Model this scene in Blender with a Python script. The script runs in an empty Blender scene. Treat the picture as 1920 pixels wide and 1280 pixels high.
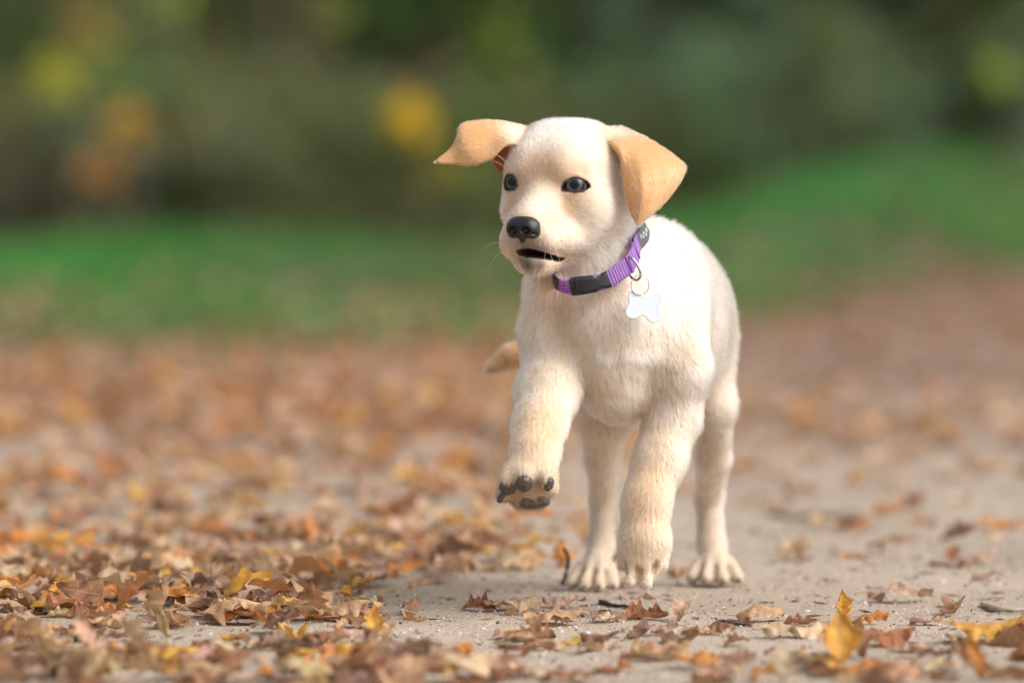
import bpy, math, random
import numpy as np
from mathutils import Vector, Matrix

random.seed(7)
RNG = np.random.default_rng(7)
SC = bpy.context.scene
COL = SC.collection

# ------------------------------------------------------------------ camera
F_PX = 10667.0            # focal length in pixels of the 1920 px wide photograph (200 mm)
D0 = 4.81                 # metres from the lens to the plane Y = 0 (the puppy's chest)
CAM_H = 0.41
U = D0 / F_PX             # one photograph pixel at Y = 0, in metres
TH = math.atan(390.0 / F_PX)
cam_data = bpy.data.cameras.new('camera')
cam = bpy.data.objects.new('camera', cam_data); COL.objects.link(cam)
cam.location = (0, -D0, CAM_H)
cam.rotation_euler = (math.pi/2 - TH, 0, 0)
cam_data.sensor_width = 36.0
cam_data.lens = F_PX / 1920.0 * 36.0
cam_data.clip_start = 0.1; cam_data.clip_end = 400
cam_data.dof.use_dof = True
cam_data.dof.focus_distance = D0 - 0.025
cam_data.dof.aperture_fstop = 3.3
cam_data.dof.aperture_blades = 9
SC.camera = cam

# ------------------------------------------------------------------ sky, sun, exposure
SUN_EL, SUN_AZ = math.radians(42), math.radians(114)     # azimuth measured from +Y towards +X
world = bpy.data.worlds.new('World'); SC.world = world; world.use_nodes = True
wn = world.node_tree; wn.nodes.clear()
sky = wn.nodes.new('ShaderNodeTexSky'); sky.sky_type = 'NISHITA'; sky.sun_disc = False
sky.sun_elevation = SUN_EL; sky.sun_rotation = SUN_AZ
sky.air_density = 1.0; sky.dust_density = 6.0; sky.ozone_density = 0.6
hs = wn.nodes.new('ShaderNodeHueSaturation'); hs.inputs['Saturation'].default_value = 0.22   # overcast: a pale sky
bg = wn.nodes.new('ShaderNodeBackground'); bg.inputs['Strength'].default_value = 0.15
wo = wn.nodes.new('ShaderNodeOutputWorld')
wn.links.new(sky.outputs[0], hs.inputs['Color']); wn.links.new(hs.outputs[0], bg.inputs['Color'])
wn.links.new(bg.outputs[0], wo.inputs['Surface'])
sd = bpy.data.lights.new('sun', 'SUN'); sd.energy = 0.7; sd.angle = math.radians(24); sd.color = (1.0, 0.99, 0.975)
sun = bpy.data.objects.new('sun', sd); COL.objects.link(sun)
sdir = Vector((math.sin(SUN_AZ)*math.cos(SUN_EL), math.cos(SUN_AZ)*math.cos(SUN_EL), math.sin(SUN_EL)))
sun.rotation_euler = sdir.to_track_quat('Z', 'Y').to_euler()
sun.location = sdir * 20
vs = SC.view_settings
vs.view_transform = 'Standard'; vs.look = 'None'; vs.gamma = 1.0; vs.use_curve_mapping = False
vs.exposure = 0.64
SC.cycles.max_bounces = 10; SC.cycles.diffuse_bounces = 4; SC.cycles.glossy_bounces = 4
SC.cycles.transmission_bounces = 8; SC.cycles.transparent_max_bounces = 12

# ------------------------------------------------------------------ pixel -> place
def P(px, py, Yu=0.0):
    """The point seen at photograph pixel (px, py), at depth Yu (in units of U behind the plane Y=0); in units U."""
    cx, cy = (px-960.0)/F_PX, (640.0-py)/F_PX
    dy = math.cos(TH) + cy*math.sin(TH)
    t = (Yu*U + D0) / dy
    return np.array([cx*t, Yu*U, CAM_H + t*(-math.sin(TH) + cy*math.cos(TH))]) / U
def G(px, py, z=0.0):
    """The ground point (metres) seen at a pixel."""
    cx, cy = (px-960.0)/F_PX, (640.0-py)/F_PX
    dz = -math.sin(TH) + cy*math.cos(TH)
    t = (z - CAM_H) / dz
    return np.array([cx*t, -D0 + t*(math.cos(TH) + cy*math.sin(TH)), z])

# ------------------------------------------------------------------ noise
def _hash(i, j, k, s):
    h = (i.astype(np.int64)*374761393 + j.astype(np.int64)*668265263 + k.astype(np.int64)*2147483647 + s*974634777) & 0xffffffff
    h = ((h ^ (h >> 13)) * 1274126177) & 0xffffffff
    h = (h ^ (h >> 16)) & 0xffffffff
    return h.astype(np.float64) / 4294967295.0
def vnoise(x, y, z=None, s=0):
    x = np.asarray(x, float); y = np.asarray(y, float)
    z = np.zeros_like(x) if z is None else np.asarray(z, float)
    xi, yi, zi = np.floor(x), np.floor(y), np.floor(z)
    fx, fy, fz = x-xi, y-yi, z-zi
    fx, fy, fz = fx*fx*(3-2*fx), fy*fy*(3-2*fy), fz*fz*(3-2*fz)
    r = 0
    for a in (0, 1):
        for b in (0, 1):
            for c in (0, 1):
                w = (fx if a else 1-fx)*(fy if b else 1-fy)*(fz if c else 1-fz)
                r = r + w*_hash(xi+a, yi+b, zi+c, s)
    return r*2-1
def fbm(x, y, z=None, s=0, o=4):
    r, a, f = 0, 1.0, 1.0
    for i in range(o):
        r = r + a*vnoise(np.asarray(x)*f, np.asarray(y)*f, None if z is None else np.asarray(z)*f, s+i*17)
        a *= .5; f *= 2.03
    return r

# ------------------------------------------------------------------ mesh helpers
def mesh_np(name, verts, faces, smooth=True, mats=()):
    """verts (n,3); faces (m,k) array or a list of polygons."""
    me = bpy.data.meshes.new(name)
    verts = np.asarray(verts, np.float32)
    if isinstance(faces, np.ndarray):
        m, k = faces.shape
        me.vertices.add(len(verts)); me.vertices.foreach_set('co', verts.ravel())
        me.loops.add(m*k); me.loops.foreach_set('vertex_index', faces.ravel().astype(np.int32))
        me.polygons.add(m); me.polygons.foreach_set('loop_start', np.arange(0, m*k, k, dtype=np.int32))
        me.update(calc_edges=True)
    else:
        me.from_pydata([tuple(map(float, v)) for v in verts], [], faces); me.update()
    me.polygons.foreach_set('use_smooth', np.full(len(me.polygons), smooth))
    for m_ in mats: me.materials.append(m_)
    return me
def link(name, data, parent=None, kind=None, label=None, cat=None, group=None):
    o = bpy.data.objects.new(name, data); COL.objects.link(o)
    if parent is not None: o.parent = parent
    if kind: o['kind'] = kind
    if label: o['label'] = label
    if cat: o['category'] = cat
    if group: o['group'] = group
    return o
def thing(name, loc, label, cat, group=None):
    o = link(name, None, None, None, label, cat, group); o.location = [float(v) for v in loc]
    o.empty_display_size = 0.02
    return o
def put(o, root):
    """Parent o, built in world coordinates, under root, which only has a location."""
    o.parent = root; o.matrix_parent_inverse = Matrix.Translation(-Vector(root.location))
    return o
def catmull(pts, n, closed=False):
    pts = np.asarray(pts, float); m = len(pts); out = []
    segs = m if closed else m-1
    for i in range(segs):
        if closed: p0, p1, p2, p3 = pts[(i-1) % m], pts[i], pts[(i+1) % m], pts[(i+2) % m]
        else: p0, p1, p2, p3 = pts[max(i-1, 0)], pts[i], pts[i+1], pts[min(i+2, m-1)]
        for j in range(n):
            t = j/n
            out.append(.5*((2*p1)+(-p0+p2)*t+(2*p0-5*p1+4*p2-p3)*t*t+(-p0+3*p1-3*p2+p3)*t**3))
    if not closed: out.append(pts[-1])
    return np.array(out)
def tube(pts, rad, seg=8, closed=False, cap=True):
    """verts, faces of a tube along pts with per-point radii."""
    pts = np.asarray(pts, float); n = len(pts); rad = np.broadcast_to(np.asarray(rad, float), (n,))
    V, Fc = [], []
    up = np.array([0.13, 0.31, 0.94])
    for i in range(n):
        a = pts[(i-1) % n] if (closed or i > 0) else pts[i]
        b = pts[(i+1) % n] if (closed or i < n-1) else pts[i]
        t = b-a; t /= (np.linalg.norm(t)+1e-12)
        s = np.cross(t, up); s /= (np.linalg.norm(s)+1e-12); q = np.cross(s, t)
        for k in range(seg):
            an = 2*math.pi*k/seg
            V.append(pts[i]+rad[i]*(math.cos(an)*s+math.sin(an)*q))
    for i in range(n if closed else n-1):
        j = (i+1) % n
        for k in range(seg):
            l = (k+1) % seg
            Fc.append((i*seg+k, i*seg+l, j*seg+l, j*seg+k))
    if cap and not closed:
        Fc.append(tuple(range(seg))[::-1]); Fc.append(tuple((n-1)*seg+k for k in range(seg)))
    return np.array(V), Fc
def merge(parts):
    V, Fc, o = [], [], 0
    for v, f in parts:
        V.append(np.asarray(v)); Fc += [tuple(int(i)+o for i in q) for q in f]; o += len(v)
    return np.concatenate(V), Fc
def ellipsoid_mesh(c, r, axes=None, nu=20, nv=12):
    V, Fc = [], []
    axes = np.eye(3) if axes is None else np.asarray(axes)
    for j in range(nv+1):
        ph = math.pi*j/nv
        for i in range(nu):
            th = 2*math.pi*i/nu
            p = np.array([math.sin(ph)*math.cos(th)*r[0], math.sin(ph)*math.sin(th)*r[1], math.cos(ph)*r[2]])
            V.append(np.asarray(c)+p@axes)
    for j in range(nv):
        for i in range(nu):
            k = (i+1) % nu
            Fc.append((j*nu+i, j*nu+k, (j+1)*nu+k, (j+1)*nu+i)[::-1])
    return np.array(V), Fc

# ------------------------------------------------------------------ materials
def material(name):
    m = bpy.data.materials.new(name); m.use_nodes = True
    return m, m.node_tree.nodes, m.node_tree.links, m.node_tree.nodes['Principled BSDF']
def simple_mat(name, col, rough=0.6, metal=0.0, bump=0.0, scale=400, var=0.0, **kw):
    m, n, l, b = material(name)
    b.inputs['Base Color'].default_value = (*col, 1); b.inputs['Roughness'].default_value = rough; b.inputs['Metallic'].default_value = metal
    for k, v in kw.items(): b.inputs[k.replace('_', ' ')].default_value = v
    tc = n.new('ShaderNodeTexCoord')
    nt = n.new('ShaderNodeTexNoise'); nt.inputs['Scale'].default_value = scale; nt.inputs['Detail'].default_value = 4
    l.new(tc.outputs['Object'], nt.inputs['Vector'])
    if var:
        mx = n.new('ShaderNodeMix'); mx.data_type = 'RGBA'
        mx.inputs[6].default_value = (*[c*(1-var) for c in col], 1); mx.inputs[7].default_value = (*[min(1, c*(1+var)) for c in col], 1)
        l.new(nt.outputs['Fac'], mx.inputs[0]); l.new(mx.outputs[2], b.inputs['Base Color'])
    if bump:
        bp = n.new('ShaderNodeBump'); bp.inputs['Strength'].default_value = bump; bp.inputs['Distance'].default_value = 0.001
        l.new(nt.outputs['Fac'], bp.inputs['Height']); l.new(bp.outputs['Normal'], b.inputs['Normal'])
    return m
def attr_mat(name, attr, rough=0.7, trans=0.0, bump=0.0, scale=300, spec=0.3):
    m, n, l, b = material(name)
    a = n.new('ShaderNodeAttribute'); a.attribute_name = attr
    l.new(a.outputs['Color'], b.inputs['Base Color']); b.inputs['Roughness'].default_value = rough
    b.inputs['Specular IOR Level'].default_value = spec
    if trans:
        out = n['Material Output']; t = n.new('ShaderNodeBsdfTranslucent'); mx = n.new('ShaderNodeMixShader'); mx.inputs[0].default_value = trans
        l.new(a.outputs['Color'], t.inputs['Color']); l.new(b.outputs[0], mx.inputs[1]); l.new(t.outputs[0], mx.inputs[2]); l.new(mx.outputs[0], out.inputs['Surface'])
    if bump:
        tc = n.new('ShaderNodeTexCoord'); nt = n.new('ShaderNodeTexNoise'); nt.inputs['Scale'].default_value = scale
        l.new(tc.outputs['Object'], nt.inputs['Vector'])
        bp = n.new('ShaderNodeBump'); bp.inputs['Strength'].default_value = bump; bp.inputs['Distance'].default_value = 0.0008
        l.new(nt.outputs['Fac'], bp.inputs['Height']); l.new(bp.outputs['Normal'], b.inputs['Normal'])
    return m
def set_color(me, name, cols, domain='POINT'):
    a = me.color_attributes.new(name, 'FLOAT_COLOR', domain) if hasattr(me, 'color_attributes') else me.attributes.new(name, 'FLOAT_COLOR', domain)
    c = np.ones((len(cols), 4), np.float32); c[:, :3] = cols
    a.data.foreach_set('color', c.ravel())
# ================================================================== terrain, path, verge
def sst(t): t = np.clip(t, 0, 1); return t*t*(3-2*t)
def border(x):                                   # where the path ends and the grass verge begins
    x = np.asarray(x, float)
    return 5.6 + 3.7*np.maximum(x+.05, 0)*sst((x+.25)/.6)
def hedge_y(x): return 13.2 + 2.1*np.maximum(np.asarray(x, float), 0)
def height(x, y):
    x = np.asarray(x, float); y = np.asarray(y, float)
    z = .26*sst((x-.1)/1.5)*sst((y-border(x)-.4)/3.2)
    z = z + .16*np.maximum(y-hedge_y(x)-1.8, 0)*sst((y-hedge_y(x)-1.8)/3)
    z = z + .02*fbm(x*.5, y*.5, s=21, o=3)*sst((y-3)/6)
    return z
def micro(x, y):
    return .0045*fbm(x*3.1, y*2.2, s=31, o=3) + .0016*fbm(x*22, y*22, s=32, o=3)
def grid(xs, ys, zf):
    X, Y = np.meshgrid(xs, ys, indexing='ij'); Z = zf(X, Y)
    V = np.stack([X, Y, Z], 2).reshape(-1, 3); ny = len(ys)
    i, j = np.meshgrid(np.arange(len(xs)-1), np.arange(ny-1), indexing='ij'); a = (i*ny+j).ravel()
    return V, np.stack([a, a+ny, a+ny+1, a+1], 1)
def earth_mat(name, c1, c2, c3, sc, bump, dist, rough=.92, fine=260):
    m, n, l, b = material(name); b.inputs['Roughness'].default_value = rough; b.inputs['Specular IOR Level'].default_value = .25
    tc = n.new('ShaderNodeTexCoord')
    a = n.new('ShaderNodeTexNoise'); a.inputs['Scale'].default_value = sc; a.inputs['Detail'].default_value = 6; l.new(tc.outputs['Object'], a.inputs[0])
    f = n.new('ShaderNodeTexNoise'); f.inputs['Scale'].default_value = fine; f.inputs['Detail'].default_value = 5; l.new(tc.outputs['Object'], f.inputs[0])
    cr = n.new('ShaderNodeValToRGB'); e = cr.color_ramp.elements; e[0].position = .32; e[0].color = (*c1, 1); e[1].position = .66; e[1].color = (*c2, 1); l.new(a.outputs[0], cr.inputs[0])
    cf = n.new('ShaderNodeValToRGB'); e = cf.color_ramp.elements; e[0].position = .3; e[0].color = (*[x/y for x, y in zip(c3, c2)], 1); e[1].position = .62; e[1].color = (1.12, 1.1, 1.08, 1); l.new(f.outputs[0], cf.inputs[0])
    mx = n.new('ShaderNodeMix'); mx.data_type = 'RGBA'; mx.blend_type = 'MULTIPLY'; mx.inputs[0].default_value = 1
    l.new(cr.outputs[0], mx.inputs[6]); l.new(cf.outputs[0], mx.inputs[7]); l.new(mx.outputs[2], b.inputs['Base Color'])
    bp = n.new('ShaderNodeBump'); bp.inputs['Strength'].default_value = bump; bp.inputs['Distance'].default_value = dist
    l.new(f.outputs[0], bp.inputs['Height']); l.new(bp.outputs[0], b.inputs['Normal'])
    return m
mould_mat = earth_mat('leaf mould soil', (.085, .058, .038), (.15, .105, .07), (.05, .035, .025), 1.3, .5, .02, fine=30)
def gx(lo, hi, flo, fhi, c, f):
    out = []; v = lo
    while v < hi:
        out.append(v); v += f if flo <= v < fhi else c if abs(v) < 12 else c*8
    return np.array(out+[hi])
V, Q = grid(gx(-120, 120, -4, 5, .6, .12), gx(-30, 220, 4, 22, .8, .12), lambda x, y: height(x, y)-.014)
link('ground', mesh_np('ground', V, Q, True, [mould_mat]), kind='structure')
sand_mat = earth_mat('sandy path', (.32, .258, .20), (.43, .355, .285), (.26, .205, .16), 2.2, .8, .0022, fine=330)
# wet and dark flecks in the sand
xs = np.concatenate([np.arange(-9, -.8, .12), np.arange(-.8, .85, .0055), np.arange(.85, 12, .12)])
ys = np.concatenate([np.arange(-12, -.8, .15), np.arange(-.8, 1.3, .0075), np.arange(1.3, 40, .1)])
V, Q = grid(xs, ys, lambda x, y: height(x, y)+micro(x, y)*np.where(y > 3, 1, 1))
cx_, cy_ = V[Q].mean(1)[:, 0], V[Q].mean(1)[:, 1]
Q = Q[cy_ < border(cx_)+.35*fbm(cx_*2.2, cy_*.8, s=41, o=3)+.1]
used_ = np.unique(Q); rm = np.full(len(V), -1); rm[used_] = np.arange(len(used_))
# farther along, the sand is trodden with crumbled leaves: browner soil
sn, sl = sand_mat.node_tree.nodes, sand_mat.node_tree.links; sb = sn['Principled BSDF']
src = sb.inputs['Base Color'].links[0].from_socket
tcs = sn.new('ShaderNodeTexCoord'); sps = sn.new('ShaderNodeSeparateXYZ'); sl.new(tcs.outputs['Object'], sps.inputs[0])
nzs = sn.new('ShaderNodeTexNoise'); nzs.inputs['Scale'].default_value = 1.1; nzs.inputs['Detail'].default_value = 4; sl.new(tcs.outputs['Object'], nzs.inputs[0])
mas = sn.new('ShaderNodeMath'); mas.operation = 'MULTIPLY_ADD'; mas.inputs[1].default_value = 3.0; sl.new(nzs.outputs[0], mas.inputs[0]); sl.new(sps.outputs[1], mas.inputs[2])
mrs = sn.new('ShaderNodeMapRange'); mrs.inputs[1].default_value = 2.6; mrs.inputs[2].default_value = 6.2; mrs.inputs[4].default_value = .85; sl.new(mas.outputs[0], mrs.inputs[0])
mxs = sn.new('ShaderNodeMix'); mxs.data_type = 'RGBA'; mxs.inputs[7].default_value = (.225, .145, .105, 1); sl.new(mrs.outputs[0], mxs.inputs[0]); sl.new(src, mxs.inputs[6]); sl.new(mxs.outputs[2], sb.inputs['Base Color'])
link('path', mesh_np('path', V[used_], rm[Q], True, [sand_mat]), kind='structure')
def zpath(x, y): return height(x, y)+micro(x, y)

# grit and crumbs lying on the path
def scatter_mesh(base_v, base_f, pos, scl, rot3, cols, name, mat, cname='tone'):
    n, k = len(pos), len(base_v)
    v = base_v[None]*scl[:, None, :] if scl.ndim == 2 else base_v[None]*scl[:, None, None]
    v = np.einsum('nij,nkj->nki', rot3, v)+pos[:, None, :]
    f = (base_f[None]+(np.arange(n)*k)[:, None, None]).reshape(-1, base_f.shape[1])
    me = mesh_np(name, v.reshape(-1, 3), f, False, [mat]); set_color(me, cname, np.repeat(cols, k, 0))
    return me
def rotz(a):
    c, s_ = np.cos(a), np.sin(a); z = np.zeros_like(a); o = np.ones_like(a)
    return np.stack([np.stack([c, -s_, z], 1), np.stack([s_, c, z], 1), np.stack([z, z, o], 1)], 1)
def rand_rot(n, tilt):
    a = RNG.uniform(0, 2*math.pi, n); b = RNG.normal(0, tilt, n); c = RNG.normal(0, tilt, n)
    cx, sx, cy, sy = np.cos(b), np.sin(b), np.cos(c), np.sin(c); z = np.zeros(n); o = np.ones(n)
    Rx = np.stack([np.stack([o, z, z], 1), np.stack([z, cx, -sx], 1), np.stack([z, sx, cx], 1)], 1)
    Ry = np.stack([np.stack([cy, z, sy], 1), np.stack([z, o, z], 1), np.stack([-sy, z, cy], 1)], 1)
    return rotz(a)@Rx@Ry
grit_mat = attr_mat('grit', 'tone', rough=.85, bump=.3, scale=2000)
oct_v = np.array([(1, 0, 0), (0, 1, 0), (-1, 0, 0), (0, -1, 0), (0, 0, .75), (0, 0, -.75)], float)
oct_f = np.array([(0, 1, 4), (1, 2, 4), (2, 3, 4), (3, 0, 4), (1, 0, 5), (2, 1, 5), (3, 2, 5), (0, 3, 5)])
n_ = 26000
gx_ = RNG.uniform(-.6, .62, n_); gy_ = -.65+RNG.random(n_)**1.3*2.6
sz = RNG.gamma(2.0, .00034, n_)+.00025; sz = np.minimum(sz, .0032)
pal = np.array([(.46, .39, .32), (.36, .29, .23), (.58, .52, .45), (.12, .08, .06), (.07, .05, .04), (.62, .57, .52)])
cl = pal[RNG.choice(6, n_, p=[.34, .25, .16, .1, .07, .08])]*RNG.uniform(.8, 1.15, (n_, 1))
me = scatter_mesh(oct_v, oct_f, np.stack([gx_, gy_, zpath(gx_, gy_)+sz*.25], 1), sz[:, None]*RNG.uniform(.6, 1.4, (n_, 3)), rand_rot(n_, .5), np.minimum(cl, .7), 'grit', grit_mat)
link('grit', me, kind='stuff', label='fine sand grains and dark crumbs strewn over the path')
# bark crumbs and stalk bits, thin slivers
n_ = 900
gx_ = RNG.uniform(-.6, .62, n_); gy_ = -.6+RNG.random(n_)*2.4
sz = RNG.uniform(.003, .012, n_)
me = scatter_mesh(oct_v, oct_f, np.stack([gx_, gy_, zpath(gx_, gy_)+.0008], 1), np.stack([sz, sz*.12+.0004, sz*.1+.0004], 1), rand_rot(n_, .08), np.array([(.13, .08, .05)])*RNG.uniform(.5, 2.2, (n_, 1)), 'bark_crumbs', grit_mat)
link('debris', me, kind='stuff', label='thin dark slivers of bark and stalk scattered on the sand')

# grass of the verge
n_ = 120000
gx_ = RNG.uniform(-3.2, 4.6, n_); gy_ = RNG.uniform(5.2, 24, n_)
edge = gy_-border(gx_)-.3*fbm(gx_*1.3, gy_*.6, s=51, o=2)
k_ = (edge > RNG.exponential(.35, n_)-.25) & (gy_ < hedge_y(gx_)-.6+1.6*fbm(gx_*1.1, gy_*.3, s=52, o=2)+RNG.exponential(.8, n_)) & (vnoise(gx_*2.2, gy_*1.1, s=55) > -.75)
gx_, gy_ = gx_[k_], gy_[k_]; n_ = len(gx_)
h = RNG.uniform(.022, .06, n_)*(1+.8*sst((gy_-hedge_y(gx_)+3)/3))*(1+.35*fbm(gx_*1.5, gy_*.7, s=53, o=2)); w = RNG.uniform(.004, .008, n_)*1.2
ba = np.array([(-1, 0, 0), (1, 0, 0), (-.7, .12, .55), (.7, .12, .55), (0, .5, 1)], float)
bf = np.array([(0, 1, 3), (0, 3, 2), (2, 3, 4)])
grass_mat = attr_mat('grass blade', 'tone', rough=.55, trans=.35)
gm = np.clip(fbm(gx_*1.6, gy_*.7, s=56, o=3)*1.3+.35+.5*sst((gy_-hedge_y(gx_)+1.5)/2.5)-np.clip((gx_-.2)*.5, 0, .3), 0, 1)[:, None]; gb = np.clip(fbm(gx_*2.1, gy_*.9, s=57, o=2)*.8, 0, 1)[:, None]
gc = (np.array([.05, .25, .038])*(1-gm*.7)+np.array([.125, .14, .05])*gm*.7)*(1-.3*gb)+np.array([.09, .20, .13])*gb*.3
gc = gc*RNG.uniform(.7, 1.3, (n_, 1))
me = scatter_mesh(ba, bf, np.stack([gx_, gy_, height(gx_, gy_)-.012], 1), np.stack([w, h, h], 1), rand_rot(n_, .2), np.clip(gc, .01, .6), 'grass', grass_mat)
link('grass', me, kind='stuff', label='short vivid green grass growing on the verge beyond the path')

# ================================================================== leaves
LEAF_RNG = np.random.default_rng(41)
def leaf_geo(rng, rows=15, cols=4, wid=.32, roll=.5, bend=.4, lobes=4.5, stalk=True, twist=.2, ruff=.05, oval=False):
    """an oak leaf one unit long lying along +X, stalk at the origin; roll: edges lifted, bend: curved along its length"""
    t = np.linspace(0, 1, rows); V = []; UV = []
    ph = rng.uniform(0, 6.28); amp = 0 if oval else .34
    c0 = np.linspace(-1, 1, cols+1)
    prof = wid*np.sin(np.pi*np.clip(t, 0, 1)**(.80 if not oval else .62))**.75*(1-.1*t)
    n1, n2 = rng.uniform(-50, 50), rng.uniform(-50, 50)
    pos = np.array([0., 0., 0.]); th = -bend*.5
    for i, ti in enumerate(t):
        if i: pos = pos+np.array([math.cos(th), 0, math.sin(th)])/(rows-1); th += bend/(rows-1)
        tw = twist*(ti-.5)
        for c in c0:
            sd = 1 if c > 0 else -1
            lob = 1+amp*math.sin(ti*lobes*2*math.pi+(.6 if sd > 0 else 0)+ph)
            w = prof[i]*(lob if abs(c) > .8 else 1)
            s_ = abs(c)*w
            a = roll*abs(c)*1.3
            yy = sd*s_*math.sin(a+1e-6)/(a+1e-6); zz = s_*(1-math.cos(a+1e-6))/(a+1e-6)*(1 if roll > 0 else 1)
            if roll < 0: zz = -abs(zz)
            zz += .10*s_ + ruff*float(vnoise(ti*5+n1, c*1.6+n2, s=5))*abs(c)*2
            y2, z2 = yy*math.cos(tw)-zz*math.sin(tw), yy*math.sin(tw)+zz*math.cos(tw)
            V.append(pos+np.array([-math.sin(th)*z2, y2, math.cos(th)*z2])); UV.append((c*.5+.5, ti))
    F_ = []
    m = cols+1
    for i in range(rows-1):
        for j in range(cols):
            F_.append((i*m+j, (i+1)*m+j, (i+1)*m+j+1, i*m+j+1))
    V = np.array(V); UV = list(UV)
    if stalk:
        mid = V[cols//2]
        L = rng.uniform(.12, .28); pts = catmull([mid+np.array([.03, 0, 0]), mid+np.array([-L*.5, rng.uniform(-.03, .03), .01]), mid+np.array([-L, rng.uniform(-.08, .08), rng.uniform(-.02, .09)])], 2)
        v, f = tube(pts, np.linspace(.010, .013, len(pts)), 4)
        o = len(V); V = np.concatenate([V, v]); UV += [(.5, 0.)]*len(v); F_ += [tuple(q+o for q in p) for p in f]
    return V, F_, np.array(UV)
def leaf_mesh(name, V, F_, UV):
    V = V.copy(); V[:, 2] -= V[:, 2].min()
    me = mesh_np(name, V, F_, True, [leaf_mat])
    uv = me.uv_layers.new(name='uv'); li = np.zeros(len(me.loops), np.int32); me.loops.foreach_get('vertex_index', li)
    uv.data.foreach_set('uv', UV[li].astype(np.float32).ravel())
    return me
def make_leaf_mat(name, use_obj, veins=False):
    m, n, l, b = material(name); out = n['Material Output']
    if use_obj: ci = n.new('ShaderNodeObjectInfo'); cs = ci.outputs['Color']
    else: ci = n.new('ShaderNodeAttribute'); ci.attribute_name = 'tone'; cs = ci.outputs['Color']
    tc = n.new('ShaderNodeTexCoord')
    nz = n.new('ShaderNodeTexNoise'); nz.inputs['Scale'].default_value = 5.5 if use_obj else 90; nz.inputs['Detail'].default_value = 5; l.new(tc.outputs['Object'], nz.inputs[0])
    cr = n.new('ShaderNodeValToRGB'); e = cr.color_ramp.elements; e[0].position = .36; e[0].color = (.42, .30, .24, 1); e[1].position = .55; e[1].color = (1, 1, 1, 1); l.new(nz.outputs[0], cr.inputs[0])
    mx = n.new('ShaderNodeMix'); mx.data_type = 'RGBA'; mx.blend_type = 'MULTIPLY'; mx.inputs[0].default_value = .55; l.new(cs, mx.inputs[6]); l.new(cr.outputs[0], mx.inputs[7])
    col = mx.outputs[2]
    if use_obj or veins:                            # midrib and side veins
        sp = n.new('ShaderNodeSeparateXYZ'); uvn = n.new('ShaderNodeUVMap'); l.new(uvn.outputs[0], sp.inputs[0])
        def mth(op, a, b_=None, c_=None):
            q = n.new('ShaderNodeMath'); q.operation = op
            for i, v in enumerate((a, b_, c_)):
                if v is None: continue
                if isinstance(v, (int, float)): q.inputs[i].default_value = v
                else: l.new(v, q.inputs[i])
            return q.outputs[0]
        au = mth('ABSOLUTE', mth('SUBTRACT', sp.outputs[0], .5))
        rib = mth('LESS_THAN', au, .022)
        sv = mth('FRACT', mth('MULTIPLY', mth('SUBTRACT', sp.outputs[1], mth('MULTIPLY', au, .42)), 8.0))
        sv = mth('LESS_THAN', mth('ABSOLUTE', mth('SUBTRACT', sv, .5)), .055)
        vein = mth('MAXIMUM', rib, mth('MULTIPLY', sv, .55))
        m2 = n.new('ShaderNodeMix'); m2.data_type = 'RGBA'; m2.inputs[7].default_value = (.62, .42, .24, 1); l.new(mth('MULTIPLY', vein, .5), m2.inputs[0]); l.new(col, m2.inputs[6]); col = m2.outputs[2]
        bp = n.new('ShaderNodeBump'); bp.inputs['Strength'].default_value = .5; bp.inputs['Distance'].default_value = .01 if use_obj else .0005
        l.new(mth('ADD', vein, mth('MULTIPLY', nz.outputs[0], 1.2)), bp.inputs['Height']); l.new(bp.outputs[0], b.inputs['Normal'])
    # paler underside
    ge = n.new('ShaderNodeNewGeometry'); m3 = n.new('ShaderNodeMix'); m3.data_type = 'RGBA'; m3.blend_type = 'MIX'; m3.inputs[7].default_value = (.58, .38, .24, 1)
    q = n.new('ShaderNodeMath'); q.operation = 'MULTIPLY'; q.inputs[1].default_value = .28; l.new(ge.outputs['Backfacing'], q.inputs[0]); l.new(q.outputs[0], m3.inputs[0]); l.new(col, m3.inputs[6]); col = m3.outputs[2]
    l.new(col, b.inputs['Base Color']); b.inputs['Roughness'].default_value = .5; b.inputs['Specular IOR Level'].default_value = .4
    t = n.new('ShaderNodeBsdfTranslucent'); ms = n.new('ShaderNodeMixShader'); ms.inputs[0].default_value = .3
    l.new(col, t.inputs[0]); l.new(b.outputs[0], ms.inputs[1]); l.new(t.outputs[0], ms.inputs[2]); l.new(ms.outputs[0], out.inputs[0])
    return m
leaf_mat = make_leaf_mat('dry leaf', True); far_leaf_mat = make_leaf_mat('far leaf', False); heap_leaf_mat = make_leaf_mat('heaped leaf', False, True)
PAL = {'pale tan': (.58, .37, .20), 'pinkish beige': (.56, .37, .27), 'orange': (.60, .23, .045), 'golden yellow': (.72, .38, .06), 'dark brown': (.17, .08, .045),
       'rust red': (.34, .13, .05), 'chestnut brown': (.31, .15, .075), 'cream': (.68, .50, .31)}
PN = list(PAL)

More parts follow.
